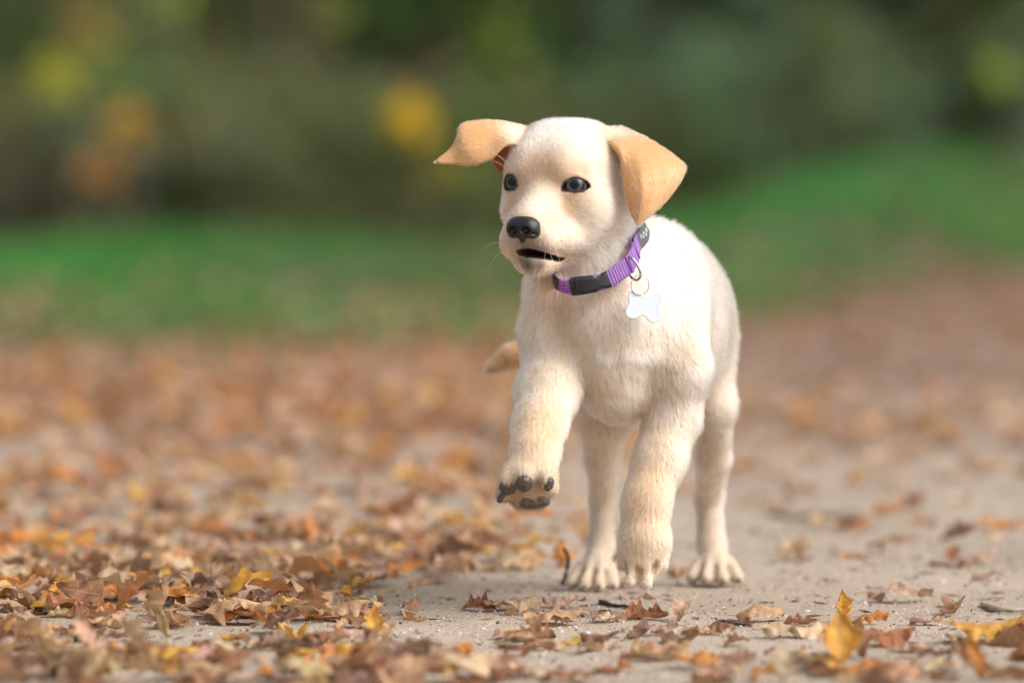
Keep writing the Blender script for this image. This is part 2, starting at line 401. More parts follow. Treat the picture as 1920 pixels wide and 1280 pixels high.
# --- leaves that can be picked out, placed one by one: px, py, length in px, direction of the tip (deg), colour, roll, bend, pitch (deg), lean (deg), label
HERO = [
 (905, 1148, 120, -4, 'cream', -.5, -.5, 4, 0, 'large cream oak leaf lying before the lifted forepaw, stalk pointing up'),
 (868, 1146, 62, -20, 'rust red', .9, -.3, 0, 10, 'small rust red curl tucked against the stalk of the large cream leaf'),
 (935, 1154, 60, -12, 'pale tan', .8, .3, 0, 0, 'small tan leaf curled under the front edge of the large cream leaf'),
 (1018, 1140, 84, 4, 'pinkish beige', -.9, .4, 2, 12, 'pinkish brown curled leaf with dark rust edge, right of the large cream leaf'),
 (985, 1172, 128, 8, 'pale tan', -.6, -.7, 2, 0, 'long tan leaf with folded lobes on the sand below the hind paws'),
 (1068, 1170, 58, 150, 'cream', -1.2, -.5, 0, 14, 'pale folded lobe standing on the long tan leaf below the hind paws'),
 (1110, 1168, 66, -5, 'cream', .1, -.1, 0, 0, 'flat faded cream leaf pressed into the sand between the tan and the rust red leaf'),
 (1172, 1164, 88, -6, 'rust red', .8, .5, 4, 10, 'crisp rust red leaf with jagged upright edge on the bare sand'),
 (1272, 1168, 46, 70, 'pinkish beige', 1.0, -1.1, 22, 0, 'small grey pink leaf standing on edge right of the rust red leaf'),
 (1160, 1126, 70, 2, 'pinkish beige', .1, .2, 0, 0, 'flat dull pinkish leaf half pressed into the sand just below the forepaw'),
 (1582, 1168, 62, 96, 'golden yellow', 1.5, 1.2, 52, 8, 'bright yellow leaf with upright frilled lobes on the bare sand'),
 (1600, 1170, 88, -14, 'orange', -.9, -.5, 14, 18, 'peach orange leaf leaning against the bright yellow frilled leaf'),
 (1625, 1131, 126, 2, 'pinkish beige', -.2, -.3, 0, 0, 'long flat pale pink leaf behind the yellow frilled leaf'),
 (1378, 1166, 100, 4, 'pale tan', -.7, -1.2, 0, 0, 'arched tan leaf with rusty thin tip on the sand right of the puppy'),
 (1250, 1082, 70, -12, 'pale tan', -1.1, -1.2, 6, 24, 'arched tan and rust leaf propped up right beside the standing forepaw'),
 (1160, 1100, 36, 20, 'rust red', 1.2, .6, 8, 10, 'rust leaf scrap poking out between the hind paw and the forepaw'),
 (1358, 1216, 62, 12, 'chestnut brown', 1.0, -.8, 12, 20, 'crumpled brown leaf standing in the blurred front, left of the gold leaf'),
 (1430, 1202, 118, 3, 'cream', -.5, -.3, 0, 0, 'long cream leaf with dark shaded underside left of the upright gold leaf'),
 (1575, 1262, 98, 88, 'golden yellow', 1.2, .7, 62, 6, 'large upright golden leaf, tallest on the blurred front sand'),
 (1622, 1240, 70, 60, 'chestnut brown', .9, -.5, 44, -20, 'dull brown leaf leaning behind the large upright golden leaf'),
 (1450, 1258, 112, -4, 'cream', .5, -.4, 2, 0, 'pale cream leaf on the front edge left of the upright golden leaf'),
 (1435, 1232, 32, 40, 'rust red', 1.1, .4, 28, 0, 'dark rust scrap in front of the long cream leaf'),
 (1500, 1230, 26, 60, 'rust red', 1.1, .4, 30, 0, 'small rust red scrap standing just left of the upright golden leaf'),
 (1670, 1226, 82, 3, 'pale tan', -.8, -.6, 0, 0, 'low tan domed leaf right of the upright golden leaf'),
 (1560, 1275, 120, -8, 'orange', -.5, -.5, 4, 0, 'orange brown leaf in the lower front under the golden leaf'),
 (1700, 1268, 130, 8, 'cream', -.3, -.2, 0, 0, 'broad pale leaf lying along the lower front edge'),
 (1782, 1208, 150, 2, 'golden yellow', -.9, .5, 3, 22, 'long yellow orange oak leaf with raised lobes near the right edge'),
 (1838, 1282, 96, 112, 'orange', 1.0, .8, 56, 0, 'rusty orange leaf standing upright in the lower right corner'),
 (1812, 1256, 76, 120, 'chestnut brown', 1.2, .9, 50, 10, 'brown twisted leaf behind the rusty orange corner leaf'),
 (512, 1172, 66, 70, 'golden yellow', 1.1, 1.5, 46, -14, 'orange yellow leaf curling up like a thumb in the left drift'),
 (545, 1165, 72, -6, 'orange', -.8, -.6, 6, 6, 'orange leaf lying right of the thumb shaped leaf'),
 (378, 1176, 135, 10, 'pale tan', -1.0, -1.3, 6, 12, 'large arched tan leaf with a dark hollow beneath, in the left drift'),
 (498, 1148, 80, 160, 'pale tan', -.3, -.3, 8, 0, 'pale leaf behind the arched tan leaf'),
 (606, 1172, 140, 4, 'pale tan', -.9, -1.1, 8, 10, 'large curled tan leaf with a dark opening at the right end of the left drift'),
 (636, 1180, 96, 2, 'chestnut brown', -.5, .3, 0, 0, 'brown leaf lying flat under the large curled tan leaf'),
 (668, 1130, 62, 6, 'rust red', -.4, -.3, 10, 0, 'narrow rust leaf jutting from the top of the large curled tan leaf'),
 (700, 1208, 62, 82, 'golden yellow', 1.0, .6, 58, 0, 'olive gold leaf standing upright at the right of the left front leaves'),
 (722, 1206, 54, 60, 'pale tan', .9, .6, 42, -10, 'tan leaf leaning against the olive gold upright leaf'),
 (556, 1212, 110, 4, 'rust red', -1.1, -1.5, 2, 10, 'arched rust leaf left of the olive gold upright leaf'),
 (634, 1190, 44, 60, 'pale tan', .9, .7, 40, 0, 'small folded tan leaf behind the arched rust leaf'),
 (225, 1246, 165, 2, 'golden yellow', -.3, -.3, 1, 0, 'long flat yellow leaf on the front left sand'),
 (250, 1230, 88, 4, 'rust red', -.7, -.6, 6, 14, 'dark rust leaf resting behind the long flat yellow leaf'),
 (352, 1212, 62, 30, 'chestnut brown', .9, .7, 18, 0, 'brown crumpled leaf with gold rim in the front left'),
 (305, 1166, 52, 50, 'rust red', -1.0, -1.1, 26, 8, 'rust brown tent shaped leaf in the left drift'),
 (222, 1184, 40, 4, 'orange', -.5, .6, 0, 26, 'small burnt orange leaf on the sand patch at left'),
 (12, 1196, 46, 80, 'golden yellow', -.7, -.9, 50, 0, 'orange gold leaf bent upright at the left edge'),
 (126, 1168, 76, 10, 'rust red', 1.1, .8, 14, 0, 'rust red curled leaf among pale ones at far left'),
 (172, 1164, 96, -8, 'golden yellow', -.8, -.5, 10, 8, 'golden tan leaf sloping beside the rust red curled leaf at far left'),
 (856, 1246, 70, 60, 'orange', .8, .5, 32, 0, 'orange leaf tilted up in the blurred front centre'),
 (790, 1256, 92, 6, 'golden yellow', -.4, -.3, 2, 0, 'yellow leaf lying left of the tilted orange leaf in front'),
 (930, 1236, 44, 6, 'chestnut brown', .6, -.3, 4, 0, 'small brown leaf right of the tilted orange leaf in front'),
 (1085, 1218, 84, 4, 'cream', .6, .7, 2, 0, 'cream leaf cupped upward in the blurred front centre'),
 (1140, 1254, 60, 4, 'orange', .7, -.4, 6, 0, 'orange brown curled leaf alone on the lower front sand'),
 (1640, 958, 90, 20, 'orange', .8, .7, 18, 0, 'blurred orange leaf standing on the path behind, right of the puppy'),
 (1840, 986, 86, 0, 'orange', -.3, .2, 2, 0, 'blurred flat orange leaf on the path near the right edge'),
 (1452, 1056, 74, 6, 'chestnut brown', .4, .5, 0, 0, 'thin brown leaf on the bare path right of the hind paw'),
 (1572, 1052, 60, 10, 'orange', .5, .7, 4, 0, 'thin orange brown leaf with raised tip on the bare path'),
 (1780, 1052, 50, 60, 'rust red', .9, .4, 34, 0, 'dark red brown leaf standing against a pale one at right'),
 (1800, 1056, 96, 4, 'pinkish beige', -.8, -.4, 12, 0, 'pale pink leaf propped beside the dark red one at right'),
 (1742, 1068, 78, 4, 'chestnut brown', -.2, .1, 0, 0, 'flat brown leaf in front of the pale pink propped leaf'),
]
def place_leaf(me, x, y, L, yaw, pitch, lean, z=0.0):
    o = link('oak_leaf', me); o.scale = (L, L, L)
    o.rotation_euler = (Matrix.Rotation(yaw, 3, 'Z') @ Matrix.Rotation(-pitch, 3, 'Y') @ Matrix.Rotation(lean, 3, 'X')).to_euler()
    R3 = np.array(o.rotation_euler.to_matrix()); co = np.empty(len(me.vertices)*3, np.float32); me.vertices.foreach_get('co', co)
    w = (co.reshape(-1, 3)*L)@R3.T
    gz = zpath(x+w[:, 0], y+w[:, 1])
    o.location = (x, y, float((gz-w[:, 2]).max())-.0012+z)
    return o
GROUP = 'fallen oak leaves on the path'
for i, (px, py, Lp, yaw, cn, roll, bend, pitch, lean, lab) in enumerate(HERO):
    g_ = G(px, py); d = g_[1]+D0; L = Lp*d/F_PX/max(.55, math.cos(math.radians(pitch))*abs(math.cos(math.radians(yaw))) + math.sin(math.radians(pitch)))
    V, F_, UV = leaf_geo(LEAF_RNG, rows=22, cols=6, wid=.55 if 'tallest' in lab else LEAF_RNG.uniform(.27, .36), roll=roll, bend=bend, twist=LEAF_RNG.uniform(-.5, .5), ruff=.09)
    o = place_leaf(leaf_mesh('oak_leaf', V, F_, UV), g_[0], g_[1], L, math.radians(yaw), math.radians(pitch), math.radians(lean))
    c = np.array(PAL[cn])*LEAF_RNG.uniform(.92, 1.1); o.color = (*np.clip(c, 0, .85), 1)
    o['label'] = lab; o['category'] = 'leaf'; o['group'] = GROUP
# --- the rest of the nearest 300, copies of shared shapes
VAR = []
curls = ['flat', 'cupped', 'arched', 'rolled', 'twisted']
for ci, (rl, bd, tw, rf) in enumerate(((.12, .1, .1, .06), (.7, .45, .2, .08), (-.6, -.8, .2, .08), (1.6, .25, .4, .06), (-.5, .6, 1.1, .13))):
    for k in range(6):
        V, F_, UV = leaf_geo(LEAF_RNG, rows=22, cols=4, wid=LEAF_RNG.uniform(.26, .38), roll=rl*LEAF_RNG.uniform(.7, 1.3), bend=bd*LEAF_RNG.uniform(.6, 1.4), twist=tw*LEAF_RNG.uniform(-1, 1), ruff=rf, lobes=LEAF_RNG.choice([3.4, 3.9, 4.4]))
        VAR.append((ci, leaf_mesh('oak_leaf', V, F_, UV)))
def leaf_density(px, py):
    """relative amount of litter at a spot of the ground, described by where the photograph shows it"""
    e = np.interp(py, [560, 640, 700, 900, 960, 1030, 1080, 1100, 1125, 1180, 1285], [1050, 1020, 1150, 1050, 900, 930, 945, 760, 640, 760, 900])
    left = 1/(1+np.exp((px-e)/28))
    lv = np.interp(py, [560, 640, 760, 860, 930, 985, 1040, 1130, 1180, 1230, 1280], [.25, .8, .62, .42, .36, .40, .85, 1.2, .75, .6, 1.0])
    rv = np.interp(py, [540, 640, 740, 800, 900, 1000, 1080, 1110, 1150, 1190, 1280], [.32, .30, .26, .22, .13, .07, .02, .01, .03, .16, .3])
    front = np.where((py > 1185) & (px > 1300), 1.6, 1.0)
    return left*lv+(1-left)*rv*front
hero_xy = np.array([G(h[0]+h[2]*.4, h[1])[:2] for h in HERO])
cand = []
rg = np.random.default_rng(5)
while len(cand) < 5200:
    x, y = rg.uniform(-.62, .66), rg.uniform(-.62, 2.6)
    d = y+D0; px = 960+x/d*F_PX; py = 250+CAM_H/d*F_PX
    if not (-60 < px < 1980): continue
    if rg.random() > leaf_density(px, py)*.62: cand.append(None); continue
    if y < .3 and np.min(np.hypot(hero_xy[:, 0]-x, (hero_xy[:, 1]-y)*1.0)) < .022 and px > 700: cand.append(None); continue
    if px > 1040 and 1068 < py < 1118 and px < 1420: cand.append(None); continue
    if 1120 < px < 1360 and 1098 < py < 1160: cand.append(None); continue
    cand.append((x, y, px, py))
cand = [c for c in cand if c is not None]
cand.sort(key=lambda c: c[1])
N_IND = 296-len(HERO)
near_l, rest_l = cand[:N_IND], cand[N_IND:]
def where(px, py):
    if py > 1185:
        r = 'in the front corner' if py > 1235 else 'in the blurred front'
        return (r+' at left' if px < 330 else 'at the front left' if px < 800 else 'in front below the puppy' if px < 1300 else 'near the upright golden leaf' if px < 1700 else r+' at right')
    if py > 1120:
        return ('by the rust red curled leaf' if px < 240 else 'beside the arched tan leaf' if px < 470 else 'near the thumb shaped leaf' if px < 600 else 'by the large curled tan leaf' if px < 780 else 'on sharp sand before the puppy' if px < 1350 else 'on sharp sand right of the puppy')
    if px < 1060:
        return (('front' if py > 1075 else 'middle' if py > 1020 else 'back')+' of the drift '+('at the left edge' if px < 320 else 'left of the puppy' if px < 640 else 'near the lifted paw'))
    return 'on open sand '+('between the paws' if px < 1410 else 'right of the hind paw' if px < 1650 else 'at the right edge')
seen_lab = {}
szw = ['tiny', 'small', 'mid-sized', 'large']
for (x, y, px, py) in near_l:
    ci, me = VAR[rg.integers(len(VAR))]
    pn = rg.choice(PN, p=[.29, .18, .11, .08, .07, .08, .10, .09])
    L = rg.uniform(.024, .052)*(1.0 if py > 1100 else .95)
    yaw = rg.uniform(0, 2*math.pi); pitch = abs(rg.normal(0, .10)); lean = rg.normal(0, .14)
    if ci == 0 and rg.random() < .5: pitch *= .3; lean *= .3
    if rg.random() < .05 and (px < 1000 or py > 1215): pitch = rg.uniform(.5, 1.0)
    if px > 1000 and py < 1200: L *= .75; pitch *= .5; lean *= .6
    dn = leaf_density(px, py)
    o = place_leaf(me, x, y, L, yaw, pitch, lean, z=rg.uniform(0, .010)*(dn > .7))
    c = np.array(PAL[pn])*rg.uniform(.8, 1.15, 3)**.6; o.color = (*np.clip(c, 0, .85), 1)
    szi = min(3, max(0, int((L-.022)/.0078)))
    head = 'upright ' if pitch > .45 else ''
    base_l = f"{szw[szi]} {head}{pn} {curls[ci]} leaf {where(px, py)}"
    hd = ('tip right', 'tip away', 'tip left', 'tip forward')[int(((yaw+math.pi/4) % (2*math.pi))//(math.pi/2))]
    lab = base_l if base_l not in seen_lab else base_l+', '+hd
    if lab in seen_lab:
        lab = base_l.replace(' leaf ', ' spotted leaf ' if c[0] < .4 else ' faded leaf ')+', '+hd
    seen_lab[base_l] = seen_lab[lab] = 1
    o['label'] = lab; o['category'] = 'leaf'; o['group'] = GROUP
# --- everything farther off: litter as one mass
for x_, y_ in ((0, 0),): pass
FV, FF, FC, off = [], [], [], 0
proto = []
for k in range(14):
    V, F_, UV = leaf_geo(LEAF_RNG, rows=6, cols=2, wid=LEAF_RNG.uniform(.26, .36), roll=LEAF_RNG.uniform(-1, 1.2), bend=LEAF_RNG.uniform(-1.1, 1.0), stalk=False, twist=LEAF_RNG.uniform(-.6, .6), ruff=.1, lobes=2.6)
    V[:, 2] -= V[:, 2].min(); proto.append((V, np.array(F_)))
pts_ = []
while len(pts_) < 26000:
    m = 4000
    X = rg.uniform(-3.0, 4.2, m); Y_ = rg.uniform(-3.5, 17, m); d = Y_+D0
    px = 960+X/np.maximum(d, .6)*F_PX; py = 250+CAM_H/np.maximum(d, .6)*F_PX
    inzone = (Y_ < 2.6) & (Y_ > -.66) & (np.abs(X) < .68)
    dens = leaf_density(px, np.clip(py, 560, 1280))
    over = Y_ > border(X)+.2                     # beyond the path edge: a few on the grass
    dens = np.where(over, .10+.5*np.exp(-(Y_-border(X))/1.2), dens)
    dens = np.where(Y_ < -.66, .10, dens)
    clump = .45+.9*np.clip(fbm(X*1.7, Y_*1.0, s=61, o=3)+.35, 0, 1.3)
    ok = (rg.random(m) < dens*.62*clump) & ~inzone
    pts_ += list(zip(X[ok], Y_[ok]))
pts_ = np.array(pts_)
pc = np.array([PAL[p] for p in PN])
for k, (V, F_) in enumerate(proto):
    q = pts_[k::14]; m = len(q)
    R3 = rand_rot(m, .17); L = rg.uniform(.032, .06, m)
    v = np.einsum('nij,nkj->nki', R3, V[None]*L[:, None, None])
    v[:, :, 2] -= v[:, :, 2].min(1)[:, None]
    v += np.stack([q[:, 0], q[:, 1], height(q[:, 0], q[:, 1])+rg.uniform(-.002, .014, m)], 1)[:, None, :]
    FF.append((F_[None]+(np.arange(m)*len(V))[:, None, None]+off).reshape(-1, 4)); off += m*len(V); FV.append(v.reshape(-1, 3))
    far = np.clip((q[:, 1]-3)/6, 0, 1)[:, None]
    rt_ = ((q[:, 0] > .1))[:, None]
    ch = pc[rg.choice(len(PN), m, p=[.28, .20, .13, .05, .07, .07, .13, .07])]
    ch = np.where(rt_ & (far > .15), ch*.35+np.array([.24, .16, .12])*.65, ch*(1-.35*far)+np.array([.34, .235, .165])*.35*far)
    FC.append(np.repeat(ch*rg.uniform(.8, 1.15, (m, 1)), len(V), 0))
# the heaped leaves of the drift, among and behind the single ones: finer shapes, still past counting
hv, hf, hu, hcx, ho = [], [], [], [], 0
prot = []
for k in range(16):
    V, F_, UV = leaf_geo(LEAF_RNG, rows=16, cols=4, wid=LEAF_RNG.uniform(.27, .36), roll=LEAF_RNG.uniform(-.8, 1.1), bend=LEAF_RNG.uniform(-.9, .8), stalk=False, twist=LEAF_RNG.uniform(-.7, .7), ruff=.10, lobes=LEAF_RNG.choice([3.0, 3.6]))
    V[:, 2] -= V[:, 2].min(); prot.append((V, np.array(F_), UV))
hp_ = np.array([(c[0], c[1], c[2]) for c in rest_l])
for k, (V, F_, UV) in enumerate(prot):
    q = hp_[k::16]; m = len(q)
    v = np.einsum('nij,nkj->nki', rand_rot(m, .16), V[None]*(rg.uniform(.026, .055, m)*np.where(q[:, 2] > 1000, .8, 1))[:, None, None])
    v[:, :, 2] -= v[:, :, 2].min(1)[:, None]
    v += np.stack([q[:, 0], q[:, 1], zpath(q[:, 0], q[:, 1])+rg.uniform(-.001, .009, m)*(q[:, 2] < 1000)], 1)[:, None, :]
    hf.append((F_[None]+(np.arange(m)*len(V))[:, None, None]+ho).reshape(-1, 4)); ho += m*len(V); hv.append(v.reshape(-1, 3)); hu.append(np.tile(UV, (m, 1)))
    hcx.append(np.repeat(pc[rg.choice(len(PN), m, p=[.29, .18, .12, .08, .07, .08, .10, .08])]*rg.uniform(.8, 1.15, (m, 1)), len(V), 0))
me = mesh_np('leaf_drift', np.concatenate(hv), np.concatenate(hf), True, [heap_leaf_mat]); set_color(me, 'tone', np.concatenate(hcx))
uv = me.uv_layers.new(name='uv'); li = np.zeros(len(me.loops), np.int32); me.loops.foreach_get('vertex_index', li); uv.data.foreach_set('uv', np.concatenate(hu)[li].astype(np.float32).ravel())
link('leaf_drift', me, kind='stuff', label='drift of tan and brown oak leaves heaped on the sand left of the puppy')
me = mesh_np('leaf_litter', np.concatenate(FV), np.concatenate(FF), True, [far_leaf_mat]); set_color(me, 'tone', np.concatenate(FC))
link('leaf_litter', me, kind='stuff', label='dense brown and orange litter of fallen leaves covering the path behind the puppy')

# --- twigs
twig_mat = simple_mat('twig bark', (.045, .032, .024), rough=.85, bump=.9, scale=700, var=.5)
pale_twig = simple_mat('bare twig', (.33, .27, .22), rough=.8, bump=.7, scale=700, var=.3)
def twig(pl, r, mat, lab, lift=0.0, br=()):
    g_ = [G(px, py) for px, py, _ in pl]
    base_ = Vector((g_[0][0], g_[0][1], float(zpath(g_[0][0], g_[0][1]))))
    pts = [np.array([q[0], q[1], float(zpath(q[0], q[1]))+r*.8+h*U])-np.array(base_) for q, (_, _, h) in zip(g_, pl)]
    pts = catmull(pts, 5); rr = r*(1+.25*vnoise(np.arange(len(pts))*.9, np.zeros(len(pts)), s=int(pl[0][0])))*np.linspace(1, .65, len(pts))
    V, F_ = tube(pts, rr, 9)
    V = V+(vnoise(V[:, 0]*900, V[:, 1]*900, V[:, 2]*900, 3)*r*.34)[:, None]
    o = link('twig', mesh_np('twig', V, F_, True, [mat]), label=lab, cat='twig', group='twigs on the path'); o.location = base_
    return o
twig([(1126, 1134, 0), (1150, 1142, 1), (1170, 1144, 0), (1208, 1150, 0)], .0021, twig_mat, 'short dark grey twig on the bare sand between the pink and the rust red leaf')
twig([(1336, 1178, 0), (1352, 1170, 2), (1380, 1174, 0), (1408, 1178, 0)], .0019, twig_mat, 'dark knobbly twig lying under the arched tan leaf')
twig([(1842, 1142, 0), (1866, 1147, 3), (1900, 1148, 4), (1960, 1146, 2)], .0030, pale_twig, 'pale brown twig entering at the right edge')
twig([(1056, 1098, 0), (1062, 1100, 26), (1065, 1098, 52), (1057, 1097, 70)], .0021, twig_mat, 'curved dark stalk standing upright left of the hind paw')
twig([(60, 1196, 0), (100, 1190, 3), (145, 1184, 4)], .0022, pale_twig, 'grey twig among the leaves at far left')
twig([(1448, 956, 0), (1500, 962, 0), (1590, 960, 0)], .0035, twig_mat, 'blurred dark stick lying on the path right of the puppy')
# ================================================================== hedge and shrubs far behind
brg = np.random.default_rng(77)
fol_mat = attr_mat('shrub leaf', 'tone', rough=.6, trans=.3)
bark_mat = simple_mat('shrub bark', (.09, .07, .05), rough=.9, bump=.6, scale=60, var=.4)
def shrub(name, x, y, w, h, n, cols, wts, lab, cat, size=(.03, .06), dens_low=.0, stems=5, droop=.0, clumps=14, group='shrubs beyond the grass verge'):
    z0 = float(height(x, y))-.03
    root = thing(name, (x, y, z0), lab, cat, group)
    cps = []
    tubes = []
    for s_ in range(stems):
        a = brg.uniform(0, 6.28); tip = np.array([math.cos(a)*w*.42*brg.uniform(.4, 1), math.sin(a)*w*.42*brg.uniform(.4, 1), h*brg.uniform(.6, .98)])
        mid = tip*np.array([.45, .45, .5])+brg.normal(0, .05, 3)
        pts = catmull([np.array([brg.normal(0, .05), brg.normal(0, .05), 0]), mid, tip], 5); tubes.append(tube(pts, np.linspace(.018, .004, len(pts)), 5))
        for t in (.3, .5, .7, .9):
            i = int(t*(len(pts)-1)); q = pts[i]; e = q+np.array([brg.normal(0, w*.18), brg.normal(0, w*.18), brg.uniform(0, .2)])
            tubes.append(tube([q, e], [.006, .002], 4)); cps.append(e)
    v, f = merge(tubes); st = link('stem', mesh_np('stem', v, f, True, [bark_mat]), root)
    for _ in range(clumps): cps.append(np.array([brg.normal(0, w*.26), brg.normal(0, w*.24), h*brg.uniform(dens_low+.06, 1.0)]))
    cps = np.array(cps); ccol = brg.choice(len(cols), len(cps), p=np.array(wts)/sum(wts))
    k = brg.integers(0, len(cps), n); sg = w*.11
    p = cps[k]+brg.normal(0, 1, (n, 3))*np.array([sg, sg, sg*.9]); p[:, 2] = np.abs(p[:, 2])
    sz = brg.uniform(size[0], size[1], n)
    lf = np.array([(0, 0, 0), (.5, .32, .06), (1, 0, -.05), (.5, -.32, .06)]); ff = np.array([(0, 1, 2, 3)])
    own = brg.random(n) < .75
    bright = brg.uniform(.65, 1.5, len(cps))[k][:, None]
    c = bright*np.array(cols)[np.where(own, ccol[k], brg.choice(len(cols), n, p=np.array(wts)/sum(wts)))]*brg.uniform(.7, 1.35, (n, 1))
    me = scatter_mesh(lf, ff, p, sz, rand_rot(n, .7), np.clip(c, .005, .8), 'foliage', fol_mat)
    link('foliage', me, root)
    return root
DG = (.045, .095, .03); MG = (.06, .125, .032); BG = (.07, .125, .08); OL = (.10, .11, .035); BR = (.12, .09, .045); DB = (.075, .06, .032); YL = (.62, .42, .03); OR = (.50, .22, .04); YG = (.22, .26, .03); GR = (.10, .125, .075)
def at(px, d):  return (px-960)/F_PX*d
BSC = 1.5
def sh(name, px, d, w, h, n, cols, wts, lab, cat='shrub', **kw):
    d -= 2.6; return shrub(name, at(px, d), d-D0, w, h, n, [tuple(min(v*BSC, .5) for v in c_) for c_ in cols], wts, lab, cat, **kw)
sh('hazel_shrub', 150, 23.0, .9, 1.5, 4200, [YG, OL, DG, MG], [3, 4, 3, 3], 'yellow green hazel shrub at the left with loose arching stems', size=(.03, .06))
sh('hazel_shrub', -120, 24.5, 1.3, 1.9, 5000, [DG, DB, OL], [4, 4, 2], 'dark brown green hazel shrub at the left edge', stems=7)
sh('dead_bracken', 330, 23.6, 1.1, .55, 3800, [BR, OR, OL, GR], [5, 1, 3, 3], 'low brown dead bracken behind the grass at left', 'bracken', size=(.025, .05), stems=9)
sh('hazel_shrub', 420, 25.5, 1.2, 1.7, 5000, [OL, BR, MG, GR], [4, 2, 4, 3], 'olive and grey green hazel shrub left of centre', stems=6)
sh('hawthorn_shrub', 640, 25.0, 1.0, 1.8, 5200, [MG, OL, BR, DG], [5, 4, 2, 2], 'brown olive hawthorn shrub between the yellow leaved saplings', stems=6)
sh('dead_bracken', 60, 22.6, .9, .5, 2600, [BR, GR, DB], [3, 4, 2], 'greyish dead bracken at the left edge of the grass', 'bracken', size=(.025, .05), stems=8)
sh('dead_bracken', 600, 23.2, 1.2, .45, 2800, [BR, OL, GR], [4, 2, 3], 'brown grey dead bracken near the centre behind the grass', 'bracken', size=(.025, .05), stems=8)
sh('hawthorn_shrub', 880, 24.6, 1.1, 1.7, 5200, [MG, OL, DG, BR], [4, 4, 2, 3], 'mid green hawthorn shrub behind the puppy left ear', stems=6)
sh('hawthorn_shrub', 1090, 25.5, 1.1, 1.8, 5200, [BR, OL, MG, DG], [4, 4, 2, 2], 'brown leaved hawthorn shrub directly behind the puppy head', stems=7)
sh('holly_bush', 1290, 25.4, 1.2, 1.9, 5600, [DG, OL, MG], [3, 3, 4], 'dark green holly bush right of the puppy head', 'bush', size=(.03, .055))
sh('bramble_thicket', 1460, 24.6, 1.2, 1.5, 5200, [DG, BG, MG], [4, 3, 3], 'blue green bramble thicket right of centre', 'bramble', stems=10)
sh('holly_bush', 1655, 24.4, .34, 1.15, 2400, [DG, (.018, .04, .018), (.025, .06, .025)], [3, 4, 3], 'very dark holly bush deep in the right half', 'bush')
sh('bramble_thicket', 1800, 25.2, 1.2, 1.7, 5600, [BG, GR, MG, DG], [4, 3, 3, 2], 'pale grey green bramble thicket near the right edge', 'bramble', stems=9)
sh('holly_bush', 2010, 26.0, 1.2, 1.9, 5000, [DG, BR, MG], [4, 3, 2], 'green brown holly bush at the right edge', 'bush')
sh('bramble_thicket', 1560, 23.9, 1.0, .55, 2800, [BG, OL, GR], [3, 3, 3], 'low bramble patch in front of the very dark holly bush', 'bramble', size=(.025, .05))
for px_, d_, w_, h_, c_, wt_, lb_ in ((700, 24.4, .36, .95, [MG, YG, DG], [4, 1, 2], 'slim bright green bush left of the yellow leaf cluster'), (555, 24.2, .32, .8, [OL, YG, BR], [4, 1, 2], 'slim olive bush over the middle of the left grass'),
        (470, 24.0, .30, 1.2, [DG, DB], [3, 2], 'slim near black bush left of centre'), (285, 24.0, .34, .8, [GR, BG, OL], [3, 3, 2], 'grey green bush behind the faded orange sapling'),
        (925, 24.2, .34, 1.1, [OL, MG, YG], [4, 3, 1], 'olive bush rising above the puppy left ear'), (1175, 24.3, .34, .9, [BG, DG, OL], [3, 3, 2], 'slim blue green bush just right of the puppy head'),
        (1400, 24.2, .36, 1.25, [GR, BG, MG], [3, 3, 3], 'tall grey green bush half way to the right edge'), (1520, 24.0, .30, .7, [MG, OL], [4, 2], 'small green bush left of the very dark holly bush'),
        (1750, 24.4, .34, .75, [BR, OL, GR], [3, 3, 2], 'brownish bush right of the very dark holly bush'), (1870, 24.2, .36, 1.2, [BG, MG, YG], [4, 3, 1], 'tall pale green bush near the right edge')):
    sh('small_bush', px_, d_, w_, h_, 2200, c_, wt_, lb_, 'bush', stems=4, clumps=9)
for px_, d_, c_, wt_, lb_ in ((120, 22.9, [OL, MG, BR], [3, 3, 2], 'low nettle patch at far left behind the grass'), (430, 23.0, [MG, OL, GR], [3, 3, 2], 'low nettle patch left of centre behind the grass'),
        (770, 23.1, [MG, OL, BR], [4, 3, 1], 'low nettle patch under the yellow leaf cluster'), (1010, 23.3, [OL, MG, BR], [3, 3, 2], 'low nettle patch behind the puppy neck'),
        (1230, 23.6, [MG, BG, OL], [3, 3, 2], 'low nettle patch right of the puppy ear'), (1400, 23.8, [OL, BG, MG], [3, 3, 2], 'low nettle patch half way to the right edge'),
        (1610, 24.3, [MG, GR, DG], [3, 3, 1], 'low nettle patch before the very dark holly bush'), (1800, 24.6, [OL, BG, BR], [3, 3, 2], 'low nettle patch near the right edge')):
    sh('nettle_patch', px_, d_, .8, .5, 3000, c_, wt_, lb_, 'nettles', stems=8, size=(.02, .045))
# loose autumn sprigs: yellow and orange leaves
def sapling(px, py, d, n, col, spread, lab, name='yellow_sapling', gr='autumn saplings before the shrubs'):
    d -= 2.4; x = at(px, d); y = d-D0; z0 = float(height(x, y)); root = thing(name, (x, y, z0-.02), lab, 'sapling', gr)
    zt_ = CAM_H-(py-250)/F_PX*d-z0
    pts = catmull([np.zeros(3), np.array([.04, .02, zt_*.5]), np.array([0, 0, zt_]), np.array([-.03, 0, zt_+.12])], 4)
    v, f = tube(pts, np.linspace(.012, .003, len(pts)), 5); link('stem', mesh_np('stem', v, f, True, [bark_mat]), root)
    p = np.array([0, 0, zt_])+brg.normal(0, 1, (n, 3))*spread
    lf = np.array([(0, 0, 0), (.5, .36, .06), (1, 0, -.05), (.5, -.36, .06)])
    c = np.array(col)*brg.uniform(.8, 1.15, (n, 1))
    me = scatter_mesh(lf, np.array([(0, 1, 2, 3)]), p, brg.uniform(.04, .07, n), rand_rot(n, .8), c, 'foliage', fol_mat); link('foliage', me, root)
